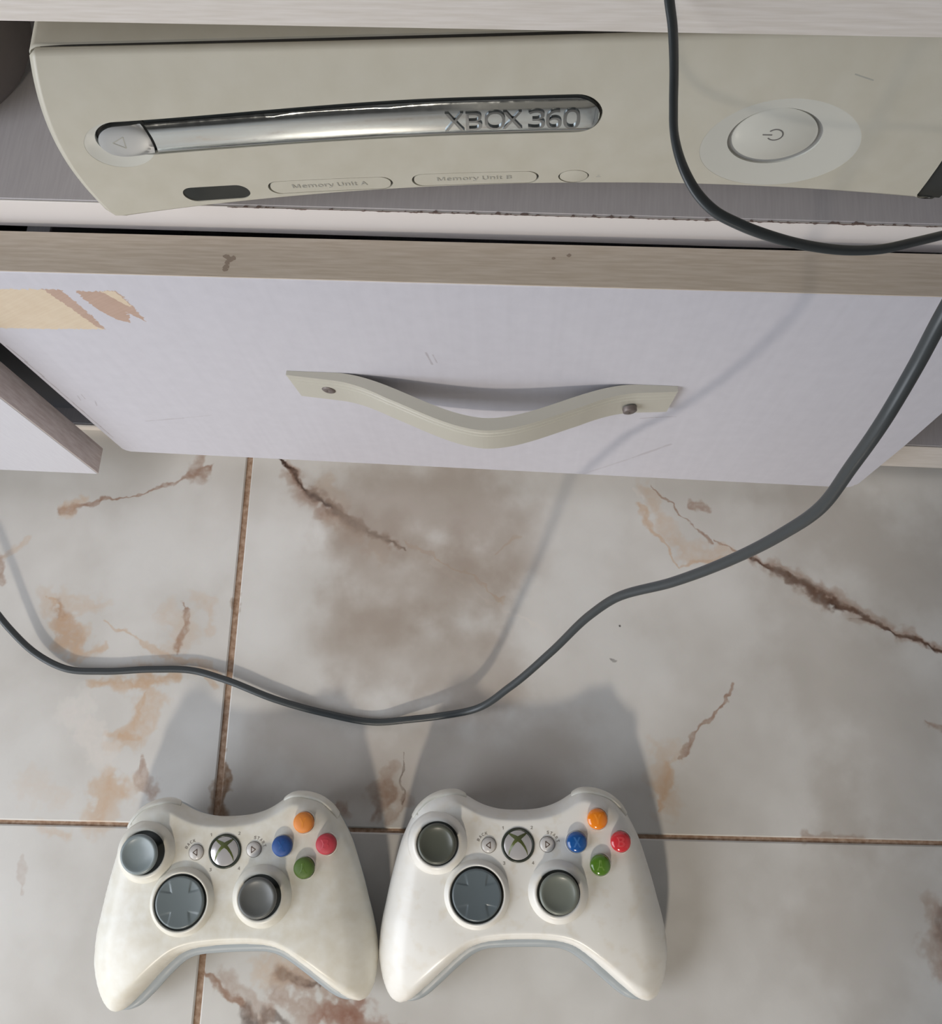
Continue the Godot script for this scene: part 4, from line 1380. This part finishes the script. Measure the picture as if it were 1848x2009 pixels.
# the green crossed bands on the round middle button
func guide_cross() -> ArrayMesh:
	var st := begin()
	for path in [[[-4.6, -6.0, 0.35], [-3.2, -5.1, 0.7], [-1.6, -4.2, 1.0], [0.0, -3.1, 1.25]], [[4.6, -6.0, 0.35], [3.2, -5.1, 0.7], [1.6, -4.2, 1.0], [0.0, -3.1, 1.25]], [[0.0, -3.3, 1.2], [-2.0, -1.4, 0.75], [-3.6, 0.9, 0.55], [-4.6, 3.0, 0.35], [-5.1, 5.2, 0.08]], [[0.0, -3.3, 1.2], [2.0, -1.4, 0.75], [3.6, 0.9, 0.55], [4.6, 3.0, 0.35], [5.1, 5.2, 0.08]]]:
		var rows := []
		for i in path.size() - 1:
			for k in 5:
				var t := k / 4.0
				var c := Vector2(lerpf(path[i][0], path[i + 1][0], t), lerpf(path[i][1], path[i + 1][1], t))
				var d := Vector2(path[i + 1][0] - path[i][0], path[i + 1][1] - path[i][1]).normalized()
				var w := lerpf(path[i][2], path[i + 1][2], t)
				var row := []
				for e in [-1.0, -0.33, 0.33, 1.0]:
					var p: Vector2 = c + Vector2(-d.y, d.x) * w * e
					row.append(Vector3(p.x, guide_height(p.length()) + 0.07, p.y) * MM)
				rows.append(row)
		for i in rows.size() - 1:
			for k in 3:
				var a: Vector3 = rows[i][k]
				var b: Vector3 = rows[i][k + 1]
				var c: Vector3 = rows[i + 1][k + 1]
				var d: Vector3 = rows[i + 1][k]
				for f in [[a, b, c], [a, c, d]]:
					var n0: Vector3 = Vector3(f[0].x * 2.0, 0.012, f[0].z * 2.0).normalized()
					tri(st, f[0], f[1], f[2], n0, n0, n0)
	return st.commit()

func flat_strip(x1: float, z1: float, x2: float, z2: float, w: float, y: float) -> ArrayMesh:
	var st := begin()
	var p := stick(x1, z1, x2, z2, w)
	quad(st, Vector3(p[0].x, y, p[0].y) * MM, Vector3(p[1].x, y, p[1].y) * MM, Vector3(p[2].x, y, p[2].y) * MM, Vector3(p[3].x, y, p[3].y) * MM, Vector3.UP)
	return st.commit()

func glyph(text: String, cx: float, cz: float, hw: float, hh: float, turn: float, height: Callable, bold := true) -> ArrayMesh:
	var c := cos(turn)
	var s := sin(turn)
	return lettering(text, bold, func(u: float, v: float, w: float) -> Vector3:
		var a := (u - 0.5) * 2.0 * hw
		var b := -(v - 0.5) * 2.0 * hh
		var x := cx + a * c - b * s
		var z := cz + a * s + b * c
		return Vector3(x, height.call(x, z) + (w - 0.5) * 0.12, z) * MM)

func shared(key: String, make: Callable) -> Mesh:
	if not cache.has(key):
		cache[key] = make.call()
	return cache[key]

func controller(label: String, at: Vector3, turn: float, look: Dictionary) -> void:
	var c := thing("game_controller", label, "game controller", at, turn, "white game controllers on the floor tiles")
	var white: Material = look.shell
	part(c, "top_shell", shared("top", func() -> Mesh: return shell(true)), white)
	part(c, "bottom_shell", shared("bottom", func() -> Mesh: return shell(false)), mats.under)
	for s in [-1.0, 1.0]:
		part(c, "bumper", shared("bumper%d" % int(s), func() -> Mesh: return bumper_mesh(s)), mats.white)
	# the two sticks in their collars
	var dark := mat(lin(0.03, 0.032, 0.028), 0.5)
	var k := 0
	for q in [[-42.8, -1.6], [20.6, 23.4]]:
		var y := deck(q[0], q[1])
		var base := Vector3(q[0], y, q[1]) * MM
		part(c, "stick_collar", shared("collar", func() -> Mesh: return lathe([[17.4, -7.0], [16.6, -0.9], [15.6, 0.5], [14.6, 2.4], [13.6, 3.9], [12.7, 4.6], [11.8, 4.7], [11.2, 4.1], [10.7, -3.0]], 64)), white, base)
		var st := part(c, "stick", shared("stick", func() -> Mesh: return lathe([[4.5, -4.0], [5.0, 6.5], [8.6, 8.1], [9.9, 8.9], [10.3, 9.8], [10.15, 10.6], [9.5, 11.2], [8.7, 11.3], [7.9, 10.9], [6.5, 10.3], [4.5, 9.85], [2.2, 9.7], [0.0, 9.65]], 64)), look.stick_l if k == 0 else look.stick_r, base)
		if k == 0 and look.faded:
			st.rotation.x = 0.06
			st.rotation.z = 0.05
		part(c, "stick_socket", shared("socket", func() -> Mesh: return lathe([[11.5, 4.2], [10.7, 3.9], [9.0, 1.5], [0.0, 0.5]], 48)), dark, base)
		k += 1
	# direction pad
	var pd := Vector3(-22.3, deck(-22.3, 24.2), 24.2) * MM
	part(c, "pad_collar", shared("pcollar", func() -> Mesh: return lathe([[18.8, -5.0], [18.0, -0.9], [17.2, 0.3], [16.4, 1.9], [15.7, 3.1], [15.0, 3.6], [14.4, 3.5], [14.0, 2.8], [13.8, -3.0]], 64)), white, pd)
	part(c, "pad_socket", shared("psocket", func() -> Mesh: return lathe([[14.1, 3.0], [13.4, 2.8], [13.0, 2.2], [0.0, 2.0]], 64)), dark, pd)
	part(c, "direction_pad", shared("pad", func() -> Mesh: return pad_mesh()), look.pad, pd + Vector3(0, 0.0046, 0))
	# coloured buttons
	var colours := [["A", 43.2, 10.3, Color(0.095, 0.22, 0.02), Color(0.26, 0.42, 0.09)], ["B", 54.8, -1.1, Color(0.62, 0.035, 0.045), Color(0.72, 0.16, 0.16)], ["X", 31.4, -1.3, Color(0.01, 0.085, 0.30), Color(0.07, 0.22, 0.50)], ["Y", 42.9, -12.8, Color(0.85, 0.235, 0.012), Color(0.95, 0.42, 0.05)]]
	for b in colours:
		var r: Color = b[3]
		if look.faded:
			r = {"A": Color(0.095, 0.17, 0.03), "B": Color(0.50, 0.045, 0.065), "X": Color(0.018, 0.075, 0.27), "Y": Color(0.72, 0.24, 0.04)}[b[0]]
		var bm := mat(r.linear_to_srgb(), 0.55 if look.faded else 0.16)
		if not look.faded:
			bm.clearcoat_enabled = true
			bm.clearcoat = 0.6
			bm.clearcoat_roughness = 0.08
		var base := Vector3(b[1], deck(b[1], b[2]), b[2]) * MM
		part(c, "button_rim", shared("brim", func() -> Mesh: return lathe([[6.2, -0.6], [6.0, 0.12], [5.75, 0.15], [5.6, -0.8]], 40)), white, base)
		var bt := part(c, "face_button", shared("button", func() -> Mesh: return lathe([[5.4, -1.5], [5.4, 2.4], [5.15, 3.0], [4.6, 3.55], [3.6, 4.0], [2.4, 4.28], [1.2, 4.42], [0.0, 4.46]], 40)), bm, base)
		var on := func(x: float, z: float) -> float: return 4.46 - 0.034 * (x * x + z * z) + 0.05
		var lm := mat(r.lerp(b[4], 0.12 if look.faded else (0.45 if b[0] in ["A", "X"] else 0.22)).linear_to_srgb(), 0.4)
		part(bt, "button_letter", shared("letter" + b[0], func() -> Mesh: return glyph(b[0], 0, 0, 2.1, 2.6, 0.0, on)), lm)
	# the round middle button with its dark ring
	var gp := Vector3(0, deck(0, 0), 0) * MM
	part(c, "guide_ring", shared("gring", func() -> Mesh: return lathe([[9.0, -0.5], [8.9, 0.45], [8.4, 0.85], [7.8, 0.8], [7.4, 0.3], [7.3, -0.4]], 56)), mat(lin(0.035, 0.042, 0.03), 0.3), gp)
	var gb := part(c, "guide_button", shared("guide", func() -> Mesh:
		var prof := []
		for i in 15:
			var r := 7.45 * (1.0 - i / 14.0)
			prof.append([r, guide_height(r)])
		return lathe(prof, 56)), mat(lin(0.66, 0.64, 0.63), 0.2, 0.45), gp)
	part(gb, "green_cross", shared("cross", func() -> Mesh: return guide_cross()), mat(lin(0.115, 0.14, 0.035), 0.35))
	# back and start
	var print_mat := mat(lin(0.27, 0.245, 0.21), 0.6)
	var tri_mat := mat(lin(0.11, 0.07, 0.05), 0.5)
	for s in [-1.0, 1.0]:
		var cx: float = 15.65 * s
		var base := Vector3(cx, deck(cx, -0.2), -0.2) * MM
		var sb := part(c, "menu_button", shared("menu", func() -> Mesh: return lathe([[3.9, -0.8], [3.85, 0.5], [3.5, 1.0], [2.8, 1.35], [1.6, 1.6], [0.0, 1.7]], 36)), mat(lin(0.60, 0.58, 0.55), 0.22), base)
		part(c, "menu_rim", shared("mrim", func() -> Mesh: return lathe([[4.25, -0.4], [4.2, 0.06], [3.95, 0.06], [3.9, -0.4]], 36)), print_mat, base)
		part(sb, "arrow", shared("arrow%d" % int(s), func() -> Mesh: return join([flat_strip(1.35 * s, 0, -0.85 * s, -1.55, 0.42, 1.72), flat_strip(1.35 * s, 0, -0.85 * s, 1.55, 0.42, 1.72), flat_strip(-0.85 * s, -1.7, -0.85 * s, 1.7, 0.42, 1.72)])), tri_mat)
		var word := "BACK" if s < 0.0 else "START"
		part(c, "button_caption", shared(word, func() -> Mesh:
			var ms := []
			for i in word.length():
				var mid := -128.0 if s < 0.0 else -50.0
				var a := deg_to_rad(mid + (i - (word.length() - 1) * 0.5) * 17.0)
				ms.append(glyph(word[i], cx + cos(a) * 6.1, -0.2 + sin(a) * 6.1, 0.62, 0.78, a + PI / 2, func(x: float, z: float) -> float: return deck(x, z) + 0.02))
			return join(ms)), print_mat)
	part(c, "player_numbers", shared("numbers", func() -> Mesh:
		var ms := []
		for q in [["1", -7.9, -8.8], ["2", 7.6, -8.8], ["3", -7.6, 9.0], ["4", 7.8, 9.0]]:
			ms.append(glyph(q[0], q[1], q[2], 0.42 if q[0] == "1" else 0.6, 0.8, 0.0, func(x: float, z: float) -> float: return deck(x, z) + 0.02))
		return join(ms)), print_mat)

# ------------------------------------------------------------------ cables and the jar
func cables() -> void:
	var v := func(list: Array) -> Array:
		var out := []
		for i in range(0, list.size(), 3):
			out.append(Vector3(list[i], list[i + 1], list[i + 2]) * MM)
		return out
	var upper: Array = v.call(UPPER)
	var tw := []
	for i in upper.size():
		tw.append(UPPER_TWIST[i])
	var a := MeshInstance3D.new()
	a.name = "power_cable"
	a.mesh = sweep(upper, 0.0017, 0.00115, tw, 16, 0.12)
	a.material_override = mats.cable
	a.set_meta("label", "flat black cable hanging in a loop over the front of the game console")
	a.set_meta("category", "cable")
	add_child(a, true)
	var b := MeshInstance3D.new()
	b.name = "floor_cable"
	b.mesh = sweep(v.call(LOWER), 0.00215, 0.00195, [], 16, 0.1)
	b.material_override = mats.cable
	b.set_meta("label", "dark round cable snaking across the marble tiles in front of the drawer")
	b.set_meta("category", "cable")
	add_child(b, true)

func jar() -> void:
	var j := thing("round_container", "dark brown round container at the left edge of the shelf beside the console", "container", Vector3(-0.2425, 0.2553, -0.0875))
	part(j, "body", lathe([[0.0, 0.0], [22.0, 0.0], [30.0, 4.0], [36.0, 12.0], [38.0, 22.0], [37.0, 32.0], [34.0, 40.0]], 56), mats.jar)
	part(j, "lid", lathe([[34.0, 40.0], [34.5, 41.0], [34.5, 45.0], [33.0, 46.5], [29.0, 46.5], [28.0, 45.0], [0.0, 45.0]], 56), mat(lin(0.09, 0.075, 0.07), 0.4))

const UPPER := [-50.0, 374.3, -330.0, 0.0, 374.3, -200.0, 24.0, 374.8, -90.0, 33.5, 375.5, -32.0, 34.8, 367.2, -15.4, 36.2, 363.9, -9.9, 36.8, 361.7, -6.1, 37.4, 358.8, -0.1, 37.7, 356.0, 9.2, 38.2, 353.9, 16.1, 39.3, 352.5, 20.6, 42.0, 350.5, 26.9, 45.4, 348.8, 31.8, 50.1, 347.3, 35.9, 56.9, 346.1, 39.0, 67.1, 343.8, 41.3, 77.4, 341.0, 41.8, 87.6, 339.0, 41.5, 97.9, 337.4, 39.8, 108.6, 335.9, 36.0, 116.7, 334.4, 32.7, 150.0, 321.0, 14.0, 200.0, 295.0, -15.0, 250.0, 268.0, -60.0, 300.0, 257.3, -130.0, 340.0, 257.0, -220.0, 360.0, 257.0, -380.0]
const UPPER_TWIST := [0.20, 0.20, 0.30, 0.50, 0.60, 0.70, 0.80, 0.90, 0.95, 0.95, 0.80, 0.55, 0.35, 0.25, 0.25, 0.35, 0.50, 0.65, 0.80, 0.95, 1.00, 1.00, 1.00, 0.60, 0.20, 0.00, 0.00]
const LOWER := [450.0, 374.6, -360.0, 420.0, 374.6, -200.0, 370.0, 375.2, -80.0, 310.0, 392.0, -20.0, 240.0, 425.0, 20.0, 165.0, 430.0, 45.0, 104.8, 379.9, 62.5, 102.3, 371.8, 68.8, 100.5, 362.4, 74.6, 99.4, 350.1, 80.8, 97.0, 335.2, 89.0, 95.8, 311.5, 95.0, 95.1, 286.1, 99.5, 90.1, 258.7, 101.3, 80.8, 224.4, 102.3, 66.2, 187.3, 103.0, 47.1, 151.6, 103.2, 37.9, 126.0, 106.6, 21.0, 78.1, 119.1, 0.3, 40.2, 134.3, -20.1, 14.0, 145.6, -41.3, 8.0, 150.2, -59.7, 5.0, 153.0, -78.3, 2.3, 155.3, -109.6, 2.6, 151.9, -141.2, 4.2, 145.3, -173.9, 4.6, 135.1, -193.6, 4.2, 130.8, -219.3, 3.6, 131.2, -251.0, 3.4, 134.1, -273.2, 4.2, 133.8, -292.8, 7.0, 125.7, -308.5, 13.0, 112.6, -321.7, 18.0, 98.3, -340.6, 22.0, 76.0, -370.0, 16.0, 58.0, -410.0, 6.0, 56.0, -470.0, 2.4, 80.0, -600.0, 2.4, 110.0]
